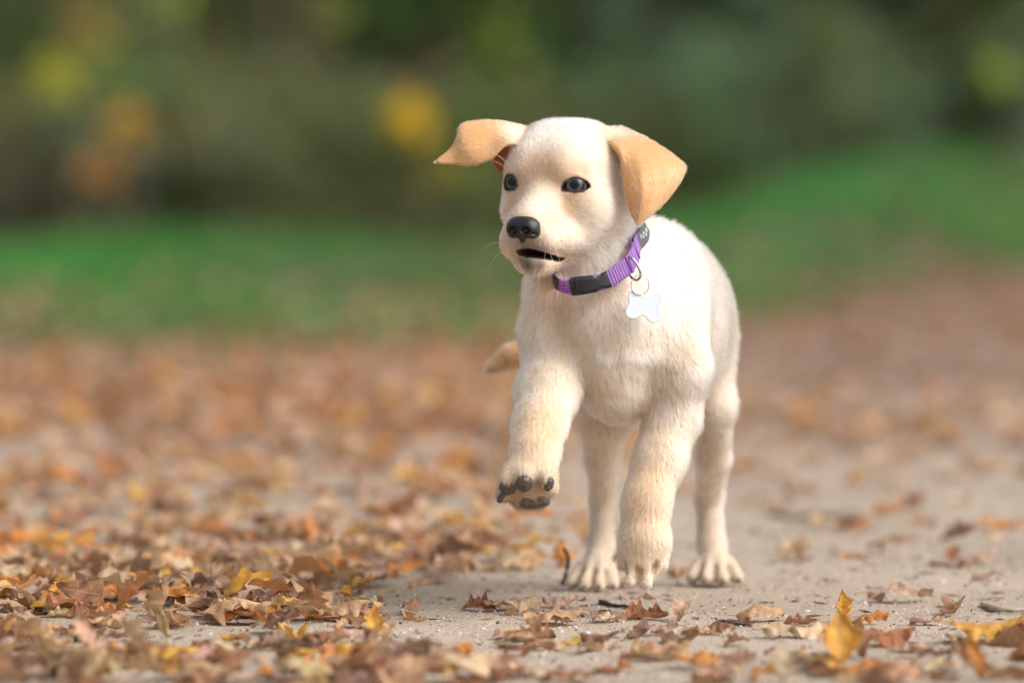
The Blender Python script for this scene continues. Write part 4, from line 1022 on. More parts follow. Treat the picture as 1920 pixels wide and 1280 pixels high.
def surf_attrs(V, N):
    """colour, flow, hair length at points on the skin"""
    n = len(V); W = np.zeros(n); C = np.zeros((n, 3)); Fl = np.zeros((n, 3)); L = np.zeros(n)
    nose = hp(0, 190, -95)
    rad = V-nose; rad /= np.linalg.norm(rad, axis=1)[:, None]
    rad = rad + np.array([0, 0.0, -.15])
    for p in FD.prims:
        if p.get('sub'): continue
        m = np.all((V > p['lo']-45) & (V < p['hi']+45), axis=1)
        if not m.any(): continue
        v = V[m]; d = p['fn'](v[:, 0], v[:, 1], v[:, 2])
        if 'flowfn' in p: flv = p['flowfn'](v)
        w = np.exp(-np.clip(d, -20, 60)/7.0)
        fl = flv if 'flowfn' in p else rad[m] if p['flow'] is None else np.broadcast_to(np.array(p['flow'])/np.linalg.norm(p['flow']), (m.sum(), 3))
        W[m] += w; C[m] += w[:, None]*np.array(p['col']); Fl[m] += w[:, None]*fl; L[m] += w*p['ln']
    W = np.maximum(W, 1e-9)
    C /= W[:, None]; Fl /= W[:, None]; L /= W
    # coat markings; folds, hollows and toe grooves also carry painted shade
    def spot(c, r, col, a=1.0, sq=(1, 1, 1)):
        nonlocal C
        d = np.sqrt((((V-c)/np.array(sq))**2).sum(1))
        w = a*np.exp(-(d/r)**2)[:, None]
        C = C*(1-w)+np.array(col)*w
    SPC = (.71, .50, .33)
    spot(hp(0, 95, 0), 34, SPC, .65); spot(hp(34, 92, 16), 22, SPC, .8); spot(hp(-40, 88, 16), 20, SPC, .8)
    spot(hp(0, 105, 30), 26, SPC, .35)
    spot(hp(45, 92, -15), 15, TAN, .7); spot(hp(-48, 92, -12), 16, TAN, .7)
    spot(hp(55, 90, -60), 30, SPC, .5); spot(hp(38, 135, -80), 18, SPC, .7); spot(hp(-62, 80, -60), 40, TAN, .8)
    spot(hp(-40, 120, -120), 35, TAN, .6)
    spot(hp(20, 120, -95), 26, SPC, .4); spot(hp(70, 60, -30), 30, SPC, .3); spot(P(1215, 930, -40), 60, SPC, .35); spot(P(1000, 800, -120), 50, SPC, .4)
    spot(hp(28, 156, -130), 22, (.38, .29, .25), .6); spot(hp(0, 160, -124), 19, (.09, .07, .065), .95); spot(hp(22, 152, -130), 17, (.2, .15, .14), .75)
    spot(hp(14, 160, -114), 14, (.10, .08, .08), .85); spot(hp(-22, 152, -122), 20, (.24, .17, .14), .75)
    spot(hp(0, 100, -190), 30, TAN, .7); spot(hp(4, 162, -164), 17, (.10, .08, .08), .95); spot(hp(26, 150, -165), 15, (.13, .10, .095), .9); spot(hp(44, 128, -166), 11, (.2, .15, .13), .7); spot(hp(-14, 156, -160), 14, (.16, .11, .10), .8)
    spot(hp(0, 168, -92), 30, (.55, .42, .32), .5)
    spot(hp(60, 88, -164), 11, (.55, .33, .2), .6); spot(hp(76, 66, -158), 9, (.45, .24, .13), .8)
    spot(P(1040, 560, 0), 36, TAN, .6); spot(P(1066, 592, -10), 30, TAN, .6); spot(P(1085, 620, -20), 24, TAN, .4); spot(P(1240, 620, 0), 36, PEACH, .35)  # tan spots paint the shadow of the diagonal chest crease
    spot(P(1120, 740, 10), 34, TAN, .6); spot(P(1190, 780, 60), 40, TAN, .6); spot(P(1250, 725, 10), 22, (.6, .42, .26), .5)  # armpit shade painted in tan
    spot(P(1095, 800, 560), 55, (.6, .45, .3), .5)  # shading of the inner hind leg, put into the coat colour
    spot(P(1145, 285, 5), 17, (.22, .09, .045), .95); spot(P(1158, 300, 0), 12, (.3, .14, .07), .8)  # shade in the hollow behind the right-hand ear's front edge, painted dark
    spot(P(941, 292, 20), 20, (.22, .09, .05), .95); spot(P(952, 275, 10), 12, (.25, .11, .06), .8)  # the left-hand ear hollow, its shade likewise painted in
    for m0, m1 in GROOVES:
        for t in (.1, .5, .9): spot(m0+(m1-m0)*t+np.array([0, 4, 0]), 6.0, (.30, .20, .13), .6)  # shade between the toes painted along each groove
    for q in ((966, 912), (1006, 905), (1012, 925), (975, 930), (965, 938)): spot(P(*q, -238), 16, (.21, .11, .06), .9)
    spot(P(990, 958, -205), 30, (.13, .09, .06), .9); spot(P(1025, 950, -190), 16, (.2, .14, .09), .6); spot(P(950, 950, -195), 16, (.2, .13, .09), .6)
    nz = fbm(V[:, 0]/30, V[:, 1]/30, V[:, 2]/30, s=3, o=3)[:, None]
    spot(P(1270, 560, 200), 110, (.58, .49, .39), .8); spot(P(1230, 640, 40), 60, (.62, .52, .41), .6)  # flank painted duller where the light would bleach it
    spot(P(1150, 248, 20), 26, CREAM, .9); spot(P(1178, 254, 60), 26, CREAM, .6); spot(P(985, 252, 30), 30, CREAM, .9); spot(P(960, 238, 50), 22, CREAM, .4)
    C = C*(1+.05*nz) * np.array([1, 1, 1]) - np.array([0, .012, .02])*nz
    return np.clip(C, 0.01, .95), Fl, L
def vert_normals(V, Q):
    e1 = V[Q[:, 2]]-V[Q[:, 0]]; e2 = V[Q[:, 3]]-V[Q[:, 1]] if Q.shape[1] == 4 else V[Q[:, 1]]-V[Q[:, 0]]
    fn = np.cross(e1, e2)
    N = np.zeros_like(V)
    for i in range(Q.shape[1]): np.add.at(N, Q[:, i], fn)
    return N/(np.linalg.norm(N, axis=1)[:, None]+1e-12)
SKN = vert_normals(SKV, SKQ)
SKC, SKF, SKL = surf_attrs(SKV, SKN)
base = np.array([P(1220, 1100, 350)[0], 350, 0])*U
puppy = thing('puppy', base, 'pale yellow puppy trotting towards the camera with one forepaw lifted and ears flying', 'dog')

def near(V, pts, rs):
    m = np.zeros(len(V), bool)
    for p, r in zip(pts, rs): m |= ((V-p)**2).sum(1) < r*r
    return m
def mouth_d(V, m=30):
    d = np.full(len(V), 99.0)
    for p in MOUTH:
        k = np.all((V > p['lo']-m) & (V < p['hi']+m), axis=1)
        if k.any(): v = V[k]; d[k] = np.minimum(d[k], p['fn'](v[:, 0], v[:, 1], v[:, 2]))
    return d
in_mouth = mouth_d(SKV) < 3.0
SKC[in_mouth] = (.06, .038, .036)
for e in (EYE_R, EYE_L):
    k = (((SKV-e)**2).sum(1) < 27**2) & (SKV[:, 1] < e[1]+4); pxy = SKV[k]
    lid = LID_R if e is EYE_R else LID_L
    c0 = np.array([P(x, y, e[1]-RE)[[0, 2]] for x, y in lid]); mx, mz = c0.mean(0); rx, rz = np.ptp(c0[:, 0])/2, np.ptp(c0[:, 1])/2
    ins = (((SKV[:, 0]-mx)/(rx+1.5))**2+((SKV[:, 2]-mz)/(rz+2))**2 < 1) & k
    SKC[ins] = (.09, .065, .07)
skin_mat = attr_mat('puppy skin', 'coat', rough=.75, bump=.3, scale=900, spec=.2)
me = mesh_np('puppy_body', SKV*U, SKQ, True, [skin_mat]); set_color(me, 'coat', SKC*np.array([.84, .76, .68]))  # skin darkened below the fur to deepen shadows between locks
body = put(link('body', me), puppy)

# ------------------------------------------------------------------ surface seen at a pixel
def hit(px, py, y0=-260, y1=820, st=2.0):
    pv = None
    y = y0
    while y < y1:
        p = P(px, py, y); v = FD.sample(p)
        if v < 0:
            a, b = y-st, y
            for _ in range(8):
                m = (a+b)/2
                if FD.sample(P(px, py, m)) < 0: b = m
                else: a = m
            return P(px, py, b)
        y += max(st, v*.5)
    return None
def gradient(p, e=3.0):
    g = np.array([FD.sample(p+np.eye(3)[i]*e)-FD.sample(p-np.eye(3)[i]*e) for i in range(3)])
    return g/(np.linalg.norm(g)+1e-9)

# ------------------------------------------------------------------ eyes
em, en, el, eb = material('puppy eye'); eb.inputs['IOR'].default_value = 1.45
tc = en.new('ShaderNodeTexCoord'); sep = en.new('ShaderNodeSeparateXYZ'); el.new(tc.outputs['Object'], sep.inputs[0])
cmb = en.new('ShaderNodeCombineXYZ'); el.new(sep.outputs[0], cmb.inputs[0]); el.new(sep.outputs[2], cmb.inputs[1])
ln_ = en.new('ShaderNodeVectorMath'); ln_.operation = 'LENGTH'; el.new(cmb.outputs[0], ln_.inputs[0])
nz = en.new('ShaderNodeTexNoise'); nz.inputs['Scale'].default_value = 1400; nz.inputs['Detail'].default_value = 3; el.new(tc.outputs['Object'], nz.inputs[0])
ma = en.new('ShaderNodeMath'); ma.operation = 'MULTIPLY_ADD'; ma.inputs[1].default_value = 0.0008; el.new(nz.outputs[0], ma.inputs[0]); el.new(ln_.outputs['Value'], ma.inputs[2])
mr = en.new('ShaderNodeMapRange'); mr.inputs[1].default_value = 0; mr.inputs[2].default_value = .0115; el.new(ma.outputs[0], mr.inputs[0])
cr = en.new('ShaderNodeValToRGB'); el.new(mr.outputs[0], cr.inputs[0]); el.new(cr.outputs[0], eb.inputs['Base Color'])
rs = [(0, (.002, .002, .003)), (.33, (.003, .003, .005)), (.40, (.045, .052, .058)), (.52, (.08, .088, .09)), (.60, (.03, .033, .034)), (.66, (.006, .006, .008)), (.76, (.008, .007, .009)), (.84, (.16, .15, .18)), (1, (.12, .1, .1))]
while len(cr.color_ramp.elements) < len(rs): cr.color_ramp.elements.new(.5)
for e_, (p_, c_) in zip(cr.color_ramp.elements, rs): e_.position = p_; e_.color = (*c_, 1)
eb.inputs['Roughness'].default_value = .03; eb.inputs['IOR'].default_value = 1.45
lid_mat = simple_mat('eyelid rim', (.035, .024, .028), rough=.45, bump=.3, scale=2500)
for e, pts, gz in ((EYE_R, LID_R, (-.10, -1, .0)), (EYE_L, LID_L, (-.34, -1, .0))):
    v, f = ellipsoid_mesh((0, 0, 0), (RE*U, RE*U, RE*U), nu=36, nv=24)
    eo = link('eye', mesh_np('eye', v, f, True, [em]))
    eo.location = Vector(e*U) - Vector(puppy.location); eo.parent = puppy
    g = Vector(gz).normalized()
    eo.rotation_euler = (-g).to_track_quat('Y', 'Z').to_euler()
    loop = []
    for (x, y) in catmull(pts, 4, True):
        p = P(x, y, e[1]-RE); dx, dz = p[0]-e[0], p[2]-e[2]
        q = (RE+.4)**2-dx*dx-dz*dz
        loop.append(np.array([p[0], e[1]-math.sqrt(max(q, 18)), p[2]]))
    loop = np.array(loop); n_ = len(loop)
    rad_ = 1.5+.6*np.sin(np.linspace(0, 2*math.pi, n_)+1.2)
    v, f = tube(loop, rad_, 8, True)
    put(link('eyelid', mesh_np('eyelid', v*U, f, True, [lid_mat])), puppy)

# ------------------------------------------------------------------ nose leather
NF = Field(steps([(hp(0, 175, -97)[0]-46, hp(0, 175, -97)[0]+46, 1.3)]), steps([(hp(0, 175, -97)[1]-40, hp(0, 175, -97)[1]+36, 1.3)]), steps([(hp(0, 175, -97)[2]-46, hp(0, 175, -97)[2]+34, 1.3)]))
NF.apply(prim_ell(hp(0, 166, -91), (29, 25, 20), HAX, k=8, col=CREAM, flow=None, ln=1))
for s in (-1, 1):
    NF.apply(prim_ell(hp(s*16, 172, -96), (16, 18, 17), HAX, k=10, col=CREAM, flow=None, ln=1))
    NF.apply(prim_ell(hp(s*21, 166, -104), (11, 17, 10), HAX, k=6, col=CREAM, flow=None, ln=1))
NF.apply(prim_cone(hp(0, 178, -104), hp(0, 174, -118), 9, 5, k=8, col=CREAM, flow=None, ln=1))
for s in (-1, 1):
    NF.apply(dict(prim_ell(hp(s*13, 191, -100), (9, 12, 7.5), HAX, k=4), sub=True))
    NF.apply(dict(prim_cone(hp(s*14, 190, -103), hp(s*30, 178, -107), 4.2, 2.6, k=3), sub=True))
NF.apply(dict(prim_cone(hp(0, 194, -92), hp(0, 186, -130), 1.6, 1.6, k=3), sub=True))
NV, NQ = NF.surface()
nm, nn, nl, nb = material('nose leather')
nb.inputs['Base Color'].default_value = (.004, .004, .006, 1); nb.inputs['Roughness'].default_value = .34; nb.inputs['Specular IOR Level'].default_value = .6
vo = nn.new('ShaderNodeTexVoronoi'); vo.inputs['Scale'].default_value = 1500; tc = nn.new('ShaderNodeTexCoord'); nl.new(tc.outputs['Object'], vo.inputs['Vector'])
bp = nn.new('ShaderNodeBump'); bp.inputs['Strength'].default_value = .55; bp.inputs['Distance'].default_value = .0004; nl.new(vo.outputs['Distance'], bp.inputs['Height']); nl.new(bp.outputs[0], nb.inputs['Normal'])
put(link('nose', mesh_np('nose', NV*U, NQ, True, [nm])), puppy)

# ------------------------------------------------------------------ pads and claws
pad_mat = simple_mat('paw pad', (.105, .082, .07), rough=.92, bump=1.0, scale=900, var=.75)
def pad(px, py, rx, rz, tilt=0.0, dep=5.5, push=-.9):
    p = hit(px, py)
    if p is None: return
    n_ = gradient(p); n_ = n_*.5+np.array([0, -.75, -.15]); n_ /= np.linalg.norm(n_)
    a = np.array([math.cos(tilt), 0, math.sin(tilt)]); a = a-n_*(a@n_); a /= np.linalg.norm(a); b = np.cross(n_, a)
    v, f = ellipsoid_mesh(p+n_*push-n_*dep*.45, (rx, rz, dep), [a, b, n_], 36, 22)
    v = v + (vnoise(v[:, 0]/5, v[:, 1]/5, v[:, 2]/5, 5)*1.1+vnoise(v[:, 0]/1.7, v[:, 1]/1.7, v[:, 2]/1.7, 6)*.5)[:, None]*n_
    put(link('paw_pad', mesh_np('paw_pad', v*U, f, True, [pad_mat])), puppy)
    PADS.append((p, max(rx, rz)))
PADS = []
pad(952, 915, 16.5, 16, .3); pad(983, 907, 16.5, 17.5, 0); pad(1029, 908, 10.5, 14.5, -.2); pad(940, 932, 7, 13, -.5); pad(986, 941, 15, 11, .4, dep=8); pad(1018, 939, 14, 11, -.4, dep=8); pad(1002, 945, 16, 10, .05, dep=9)
claw_mat = simple_mat('claw', (.10, .075, .06), rough=.35)
for (a, b) in (((1071, 1096, 548), (1064, 1106, 536)), ((1096, 1099, 528), (1095, 1109, 514)), ((1123, 1099, 526), (1124, 1109, 512)), ((1150, 1098, 545), (1154, 1107, 532)),
               ((1297, 1086, 698), (1292, 1094, 688)), ((1324, 1088, 680), (1322, 1096, 666)), ((1355, 1088, 678), (1357, 1096, 664)), ((1384, 1086, 690), (1390, 1094, 680)),
               ((1182, 1092, -30), (1181, 1101, -33)), ((1210, 1094, -32), (1211, 1102, -35))):
    v, f = tube(catmull([P(*a), (P(*a)+P(*b))/2+np.array([0, -1.5, 1.5]), P(*b)], 3), np.linspace(3.6, .8, 7), 8)
    put(link('claw', mesh_np('claw', v*U, f, True, [claw_mat])), puppy)

# ------------------------------------------------------------------ collar path
CR = [(1018, 508, 12), (1038, 526, -24), (1060, 533, -50), (1095, 532, -58), (1130, 525, -54), (1160, 507, -40), (1184, 482, -16), (1199, 456, 18),
      (1203, 434, 60), (1190, 408, 130), (1150, 396, 170), (1090, 400, 172), (1040, 425, 140), (1010, 450, 95), (1004, 482, 52)]
ring0 = catmull([P(*c) for c in CR], 8, True)
rc = ring0.mean(0)
q0 = ring0-rc; _, _, vt = np.linalg.svd(q0); cax = vt[2]*np.sign(vt[2][2])
ring, ring_n = [], []
for p in ring0:
    d = p-rc; d = d-cax*(d@cax); L0 = np.linalg.norm(d); d /= L0
    off = (p-rc)@cax
    best = None
    for t in np.arange(-26, 27, 1.0):
        q = rc+cax*off+d*(L0+t)
        if FD.sample(q) < 0: best = t
    if best is None: best = 0
    best = max(-26, min(best+1, 16))
    if (p[0] < P(1046, 500, 0)[0]) and p[1] < 120: best = -13
    ring.append(best)
    ring_n.append(d)
ring = np.array(ring); k_ = 5
sm = np.array([np.mean([ring[(i+j) % len(ring)] for j in range(-k_, k_+1)]) for i in range(len(ring))])
sm = np.maximum(sm, ring-3)
sm = np.array([np.mean([sm[(i+j) % len(ring)] for j in range(-2, 3)]) for i in range(len(ring))])
RING = np.array([rc+cax*((p-rc)@cax)+n_*(np.linalg.norm((p-rc)-cax*((p-rc)@cax))+t+3.5) for p, n_, t in zip(ring0, ring_n, sm)])
RNG_N = np.array(ring_n)
# ================================================================== collar and tag
def to_px(p):
    p = np.asarray(p)*U; r = p-np.array([0, -D0, CAM_H])
    zc = r[..., 1]*math.cos(TH)-r[..., 2]*math.sin(TH); yc = r[..., 1]*math.sin(TH)+r[..., 2]*math.cos(TH)
    return np.stack([960+F_PX*r[..., 0]/zc, 640-F_PX*yc/zc], -1)
NR = 720
idx = np.linspace(0, len(RING), NR, endpoint=False)
def rs_(A): return np.stack([np.interp(idx, np.arange(len(A)+1), np.append(A[:, i], A[0, i])) for i in range(3)], 1)
CR3, CN3 = rs_(RING), rs_(RNG_N)
CW3 = np.array([cax-gradient(p)*(cax@gradient(p))*.75 for p in CR3]); 
for _ in range(14): CW3 = (np.roll(CW3, 1, 0)+CW3+np.roll(CW3, -1, 0))/3
CW3 /= np.linalg.norm(CW3, axis=1)[:, None]
CT3 = np.roll(CR3, -1, 0)-np.roll(CR3, 1, 0); CT3 /= np.linalg.norm(CT3, axis=1)[:, None]
CO3 = np.cross(CT3, CW3); CO3 *= np.sign((CO3*CN3).sum(1))[:, None]; CO3 /= np.linalg.norm(CO3, axis=1)[:, None]
cpx = to_px(CR3); frontal = CR3[:, 1] < 110
def ring_i(px, py):
    d = np.hypot(cpx[:, 0]-px, cpx[:, 1]-py)+np.where(frontal, 0, 1e4); return int(np.argmin(d))
def strap(i0, i1, hw, th, off, rib=0.0, period=9, closed=False, flat=False):
    ids = np.arange(i0, i1+1) if not closed else np.arange(NR)
    m = len(ids); hw = np.interp(np.linspace(0, 1, m), np.linspace(0, 1, len(hw)), hw) if np.ndim(hw) else np.full(m, hw)
    sec = [(-1, -.5), (-1, .5), (-.96, 1), (-.5, 1), (0, 1), (.5, 1), (.96, 1), (1, .5), (1, -.5), (.96, -1), (0, -1), (-.96, -1)]
    V = []
    for k, i in enumerate(ids):
        i %= NR; r_ = rib*(math.sin(2*math.pi*k/period))
        for (a, b) in sec:
            V.append(CR3[i]+CW3[i]*a*hw[k]+CO3[i]*(off+b*th+(r_ if b > 0 else 0)))
    F_ = []; s_ = len(sec)
    for k in range(m if closed else m-1):
        n2 = (k+1) % m
        for a in range(s_):
            b = (a+1) % s_; F_.append((k*s_+a, k*s_+b, n2*s_+b, n2*s_+a))
    if not closed: F_.append(tuple(range(s_))[::-1]); F_.append(tuple((m-1)*s_+a for a in range(s_)))
    return np.array(V), F_
cc = rc*U
collar = thing('dog_collar', cc, 'purple nylon webbing collar with black side release buckle round the puppy neck', 'collar')
web = simple_mat('purple webbing', (.27, .135, .39), rough=.8, bump=.6, scale=1500, var=.3)
web2 = simple_mat('purple stitched webbing', (.30, .09, .44), rough=.75, bump=.4, scale=1500, var=.2)
blk = simple_mat('black buckle plastic', (.012, .012, .013), rough=.38, bump=.15, scale=900)
gry = simple_mat('charcoal label', (.085, .095, .10), rough=.6, bump=.5, scale=1200, var=.3)
wht = simple_mat('white print', (.75, .78, .8), rough=.6)
steel = simple_mat('steel ring', (.42, .38, .33), rough=.28, metal=1.0, bump=.2, scale=800)
v, f = strap(0, 0, 15.5, 1.4, 1.0, rib=.3, period=4, closed=True); w_o = put(link('webbing', mesh_np('webbing', v*U, f, True, [web])), collar)
def piece(name, p0, p1, hw, th, off, mat, rib=0, period=9, parent=collar):
    a, b = ring_i(*p0), ring_i(*p1)
    if a > b: a, b = b, a
    v, f = strap(a, b, hw, th, off, rib, period)
    return put(link(name, mesh_np(name, v*U, f, True, [mat])), parent), (a, b)
piece('buckle', (1036, 531), (1052, 532), [13, 15, 15], 4.0, 4, blk)
piece('webbing_end', (1053, 532), (1072, 532), [15, 16, 16, 15], 2.6, 4, web2)
piece('buckle', (1072, 532), (1139, 522), [17, 17.5, 17.5, 17.5, 17, 16.5, 16.5, 12.5, 12, 15.5, 16], 4.6, 5, blk)
piece('buckle_ridge', (1080, 532), (1083, 532), 16.5, 1.2, 10, blk)
piece('webbing_loop', (1139, 522), (1193, 468), [15, 16, 16.5, 16.5, 16], 2.4, 4.5, web, rib=.85, period=7)
piece('keeper', (1171, 496), (1174, 492), 17, 1.8, 7.6, web2)
piece('webbing_end', (1189, 474), (1200, 452), [15.5, 16, 15.5], 2.0, 8.0, web)
lab_o, (la, lb) = piece('label_patch', (1197, 460), (1204, 425), [15, 17, 17], 2.2, 8.5, gry)
# pale squiggle of lettering printed on the patch, too worn to read
sq = []
for k, t in enumerate(np.linspace(0, 1, 26)):
    i = int(la+(lb-la)*(.2+.62*t)); sq.append(CR3[i]+CW3[i]*(2+5.5*math.sin(t*19)+2*math.sin(t*7))+CO3[i]*11.2)
v, f = tube(catmull(sq, 3), .8, 5); put(link('print', mesh_np('print', v*U, f, True, [wht])), collar)
# white stitches on the purple end piece
a, b = ring_i(1055, 532), ring_i(1070, 532); st = []
for t, w in ((.15, -12), (.5, -12.5), (.85, -12), (.2, 11), (.6, 12), (.9, 9), (.3, 0), (.75, 2)):
    i = int(a+(b-a)*t); c_ = CR3[i]+CW3[i]*w+CO3[i]*7.2; st.append(tube([c_-CW3[i]*1.6-CT3[i]*.6, c_+CW3[i]*1.6+CT3[i]*.6], .45, 5))
v, f = merge(st); s_o = put(link('stitching', mesh_np('stitching', v*U, f, True, [wht])), collar)
# welded ring through the loop
iA = ring_i(1178, 490); yb = CR3[iA][1]
dr_pts = [P(1174, 482, yb-9), P(1183, 483, yb-15), P(1192, 492, yb-17), P(1199, 506, yb-16), P(1201, 517, yb-13), P(1195, 525, yb-10), P(1186, 522, yb-4), P(1178, 512, yb+4), P(1171, 498, yb+5), P(1169, 487, yb+1)]
v, f = tube(catmull(dr_pts, 5, True), 2.5, 8, True); put(link('leash_ring', mesh_np('leash_ring', v*U, f, True, [steel])), collar)

tc_px = (1208, 574)
hy = min([h[1] for h in (hit(1190, 575), hit(1208, 590), hit(1225, 575), hit(1232, 560), hit(1192, 596)) if h is not None]) - 34
tag = thing('bone_tag', P(*tc_px, hy)*U, 'white bone shaped name tag hanging from the purple collar on a thin split ring', 'tag')
TC = P(*tc_px, hy); tl = math.radians(-9); tx = np.array([math.cos(tl), 0.10, math.sin(tl)]); tx /= np.linalg.norm(tx)
ty = np.cross(tx, np.array([0, 1, 0.])); ty = np.cross(np.array([0, 1, 0.]), tx)*-1; ty /= np.linalg.norm(ty); ty = ty*np.sign(ty[2]); tn = np.cross(tx, ty)
TFd = Field(np.arange(-46, 46, 1.1, dtype=np.float32), np.arange(-8, 8, .8, dtype=np.float32), np.arange(-44, 44, 1.1, dtype=np.float32))
X = TFd.xs[:, None, None]; Yy = TFd.ys[None, :, None]; Z = TFd.zs[None, None, :]
d2 = np.maximum(np.abs(X)-30, np.abs(Z)-19)
for sx, sz_ in ((-20, 15), (-21, -14), (21, 16), (22, -15)):
    c_ = np.sqrt((X-sx)**2+(Z-sz_)**2)-15.5; h = np.maximum(9-np.abs(c_-d2), 0)/9; d2 = np.minimum(c_, d2)-h*h*9*.25
inset = np.clip((-d2-4.5)/1.5, 0, 1)*.4
hole = 2.4-np.sqrt((X-0)**2+(Z-13)**2)
dd = np.maximum(np.sqrt(np.maximum(d2+2, 0)**2+np.maximum(np.abs(Yy)-(2.4-inset), 0)**2)-2.0, -1e3)
dd = np.maximum(dd, hole)
TFd.f = (dd*np.ones_like(X+Yy+Z)).astype(np.float32)
v, f = TFd.surface(); v = v*.92; v = TC+v[:, :1]*tx-v[:, 1:2]*tn*0+v[:, 1:2]*np.array([0, 1, 0.])+v[:, 2:3]*ty
tag_mat = simple_mat('white enamel', (.72, .79, .88), rough=.3, bump=.05, scale=300)
put(link('bone_plate', mesh_np('bone_plate', v*U, f, True, [tag_mat])), tag)
rc2 = P(1200, 534, hy-1); rpts = []
for k in range(40):
    a = 2*math.pi*k/40; rpts.append(rc2+np.array([16.5*math.cos(a), 4*math.sin(a*1)+5*math.cos(a), 18.5*math.sin(a)]))
v, f = merge([tube(rpts, 1.15, 6, True), tube([p+np.array([.6, 2.0, .4]) for p in rpts], 1.1, 6, True)])
put(link('split_ring', mesh_np('split_ring', v*U, f, True, [steel])), tag)
# ================================================================== fur
def make_curves(name, roots, pts, rad, cols, mat, parent):
    """pts (n,k,3), rad (n,k), cols (n,3), metres"""
    n, k, _ = pts.shape
    hc = bpy.data.hair_curves.new(name); hc.add_curves([k]*n)
    hc.attributes['position'].data.foreach_set('vector', pts.reshape(-1, 3).astype(np.float32).ravel())
    ra = hc.attributes.get('radius') or hc.attributes.new('radius', 'FLOAT', 'POINT')
    ra.data.foreach_set('value', rad.astype(np.float32).ravel())
    ca = hc.attributes.new('hair_color', 'FLOAT_COLOR', 'CURVE')
    c = np.ones((n, 4), np.float32); c[:, :3] = cols; ca.data.foreach_set('color', c.ravel())
    hc.materials.append(mat)
    o = link(name, hc); put(o, parent)
    return o
N_HAIR = 420000
T = np.concatenate([SKQ[:, [0, 1, 2]], SKQ[:, [0, 2, 3]]])
area = .5*np.linalg.norm(np.cross(SKV[T[:, 1]]-SKV[T[:, 0]], SKV[T[:, 2]]-SKV[T[:, 0]]), axis=1)
cen = SKV[T].mean(1)
headw = 1+1.6/(1+np.exp((np.linalg.norm(cen-HC, axis=1)-170)/20))       # finer, denser coat on the head
front = np.where(cen[:, 1] > 520, .6, 1.0)
earw = np.where((SKC[T].mean(1)[:, 0] < .66) & (np.linalg.norm(cen-HC, axis=1) < 260) & (SKC[T].mean(1)[:, 2] < .2), 1.5, 1.0)
w = area*headw*front*earw; w /= w.sum()
ti = RNG.choice(len(T), N_HAIR, p=w)
r1, r2 = RNG.random(N_HAIR), RNG.random(N_HAIR); s1 = np.sqrt(r1)
bc = np.stack([1-s1, s1*(1-r2), s1*r2], 1)
def interp(A): return (A[T[ti]]*bc[:, :, None]).sum(1) if A.ndim == 2 else (A[T[ti]]*bc).sum(1)
R = interp(SKV); Nn = interp(SKN); Nn /= np.linalg.norm(Nn, axis=1)[:, None]
Cc = interp(SKC); Fd = interp(SKF); Ln = interp(SKL)
keep = mouth_d(R) > 3.6
for e in (EYE_R, EYE_L): keep &= ((R-e)**2).sum(1) > 25.5**2
nc = hp(0, 170, -98); dn = R-nc
keep &= ((dn@HR/33)**2+(dn@HF/32)**2+(dn@HZ/26)**2) > 1
for p, r in PADS: keep &= ((R-p)**2).sum(1) > (r*.7)**2
keep &= R[:, 2] > 3
# under the collar the coat is pressed flat
dr = R-rc; offr = dr@cax; drr = dr-cax*offr[:, None]
ang = np.arctan2(drr@np.cross(cax, [1., 0, 0]), drr@np.array([1., 0, 0]))
rd = RING-rc; roff = rd@cax; rdr = rd-cax*roff[:, None]; rlen = np.linalg.norm(rdr, axis=1)
rang = np.arctan2(rdr@np.cross(cax, [1., 0, 0]), rdr@np.array([1., 0, 0])); od = np.argsort(rang)
ro = np.interp(ang, rang[od], roff[od], period=2*math.pi); rl = np.interp(ang, rang[od], rlen[od], period=2*math.pi)
band = (np.abs(offr-ro) < 19) & (np.abs(np.linalg.norm(drr, axis=1)-rl) < 22)
keep &= ~band
above = (offr-ro > 0) & (offr-ro < 48) & (np.abs(np.linalg.norm(drr, axis=1)-rl) < 30)
R, Nn, Cc, Fd, Ln, above = R[keep], Nn[keep], Cc[keep], Fd[keep], Ln[keep], above[keep]
n = len(R)
# whorls and partings
sc_ = 46.0
sw = np.stack([fbm(R[:, 0]/sc_, R[:, 1]/sc_, R[:, 2]/sc_, s=11+i*5, o=2) for i in range(3)], 1)
calm = 1/(1+np.exp(-(np.linalg.norm(R-HC, axis=1)-150)/25))
Fd = Fd + sw*(.12+.34*calm)[:, None]
Fd = Fd + RNG.normal(0, .10, Fd.shape)
Fd = Fd - Nn*(Fd*Nn).sum(1)[:, None]; Fd /= np.linalg.norm(Fd, axis=1)[:, None]+1e-9
isear = (Cc[:, 2] < .22) & (np.linalg.norm(R-HC, axis=1) < 280)
lift = np.tan(np.radians(RNG.normal(33, 9, n)-np.where(isear, 15, 0))+.10*sw[:, 1]); lift = np.clip(lift, .08, 1.2)
# the crest of hair across the breast where the coats of neck and belly meet
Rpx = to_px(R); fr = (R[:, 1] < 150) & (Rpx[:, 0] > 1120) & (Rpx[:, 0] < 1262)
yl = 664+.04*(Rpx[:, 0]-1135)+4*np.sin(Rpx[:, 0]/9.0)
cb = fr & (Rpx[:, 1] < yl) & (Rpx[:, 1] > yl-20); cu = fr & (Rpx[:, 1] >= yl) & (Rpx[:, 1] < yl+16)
Ln = Ln*np.where(cb, 1.35, 1)*np.where(cu, .7, 1); lift = lift*np.where(cb, 1.5, 1)*np.where(cu, .6, 1)
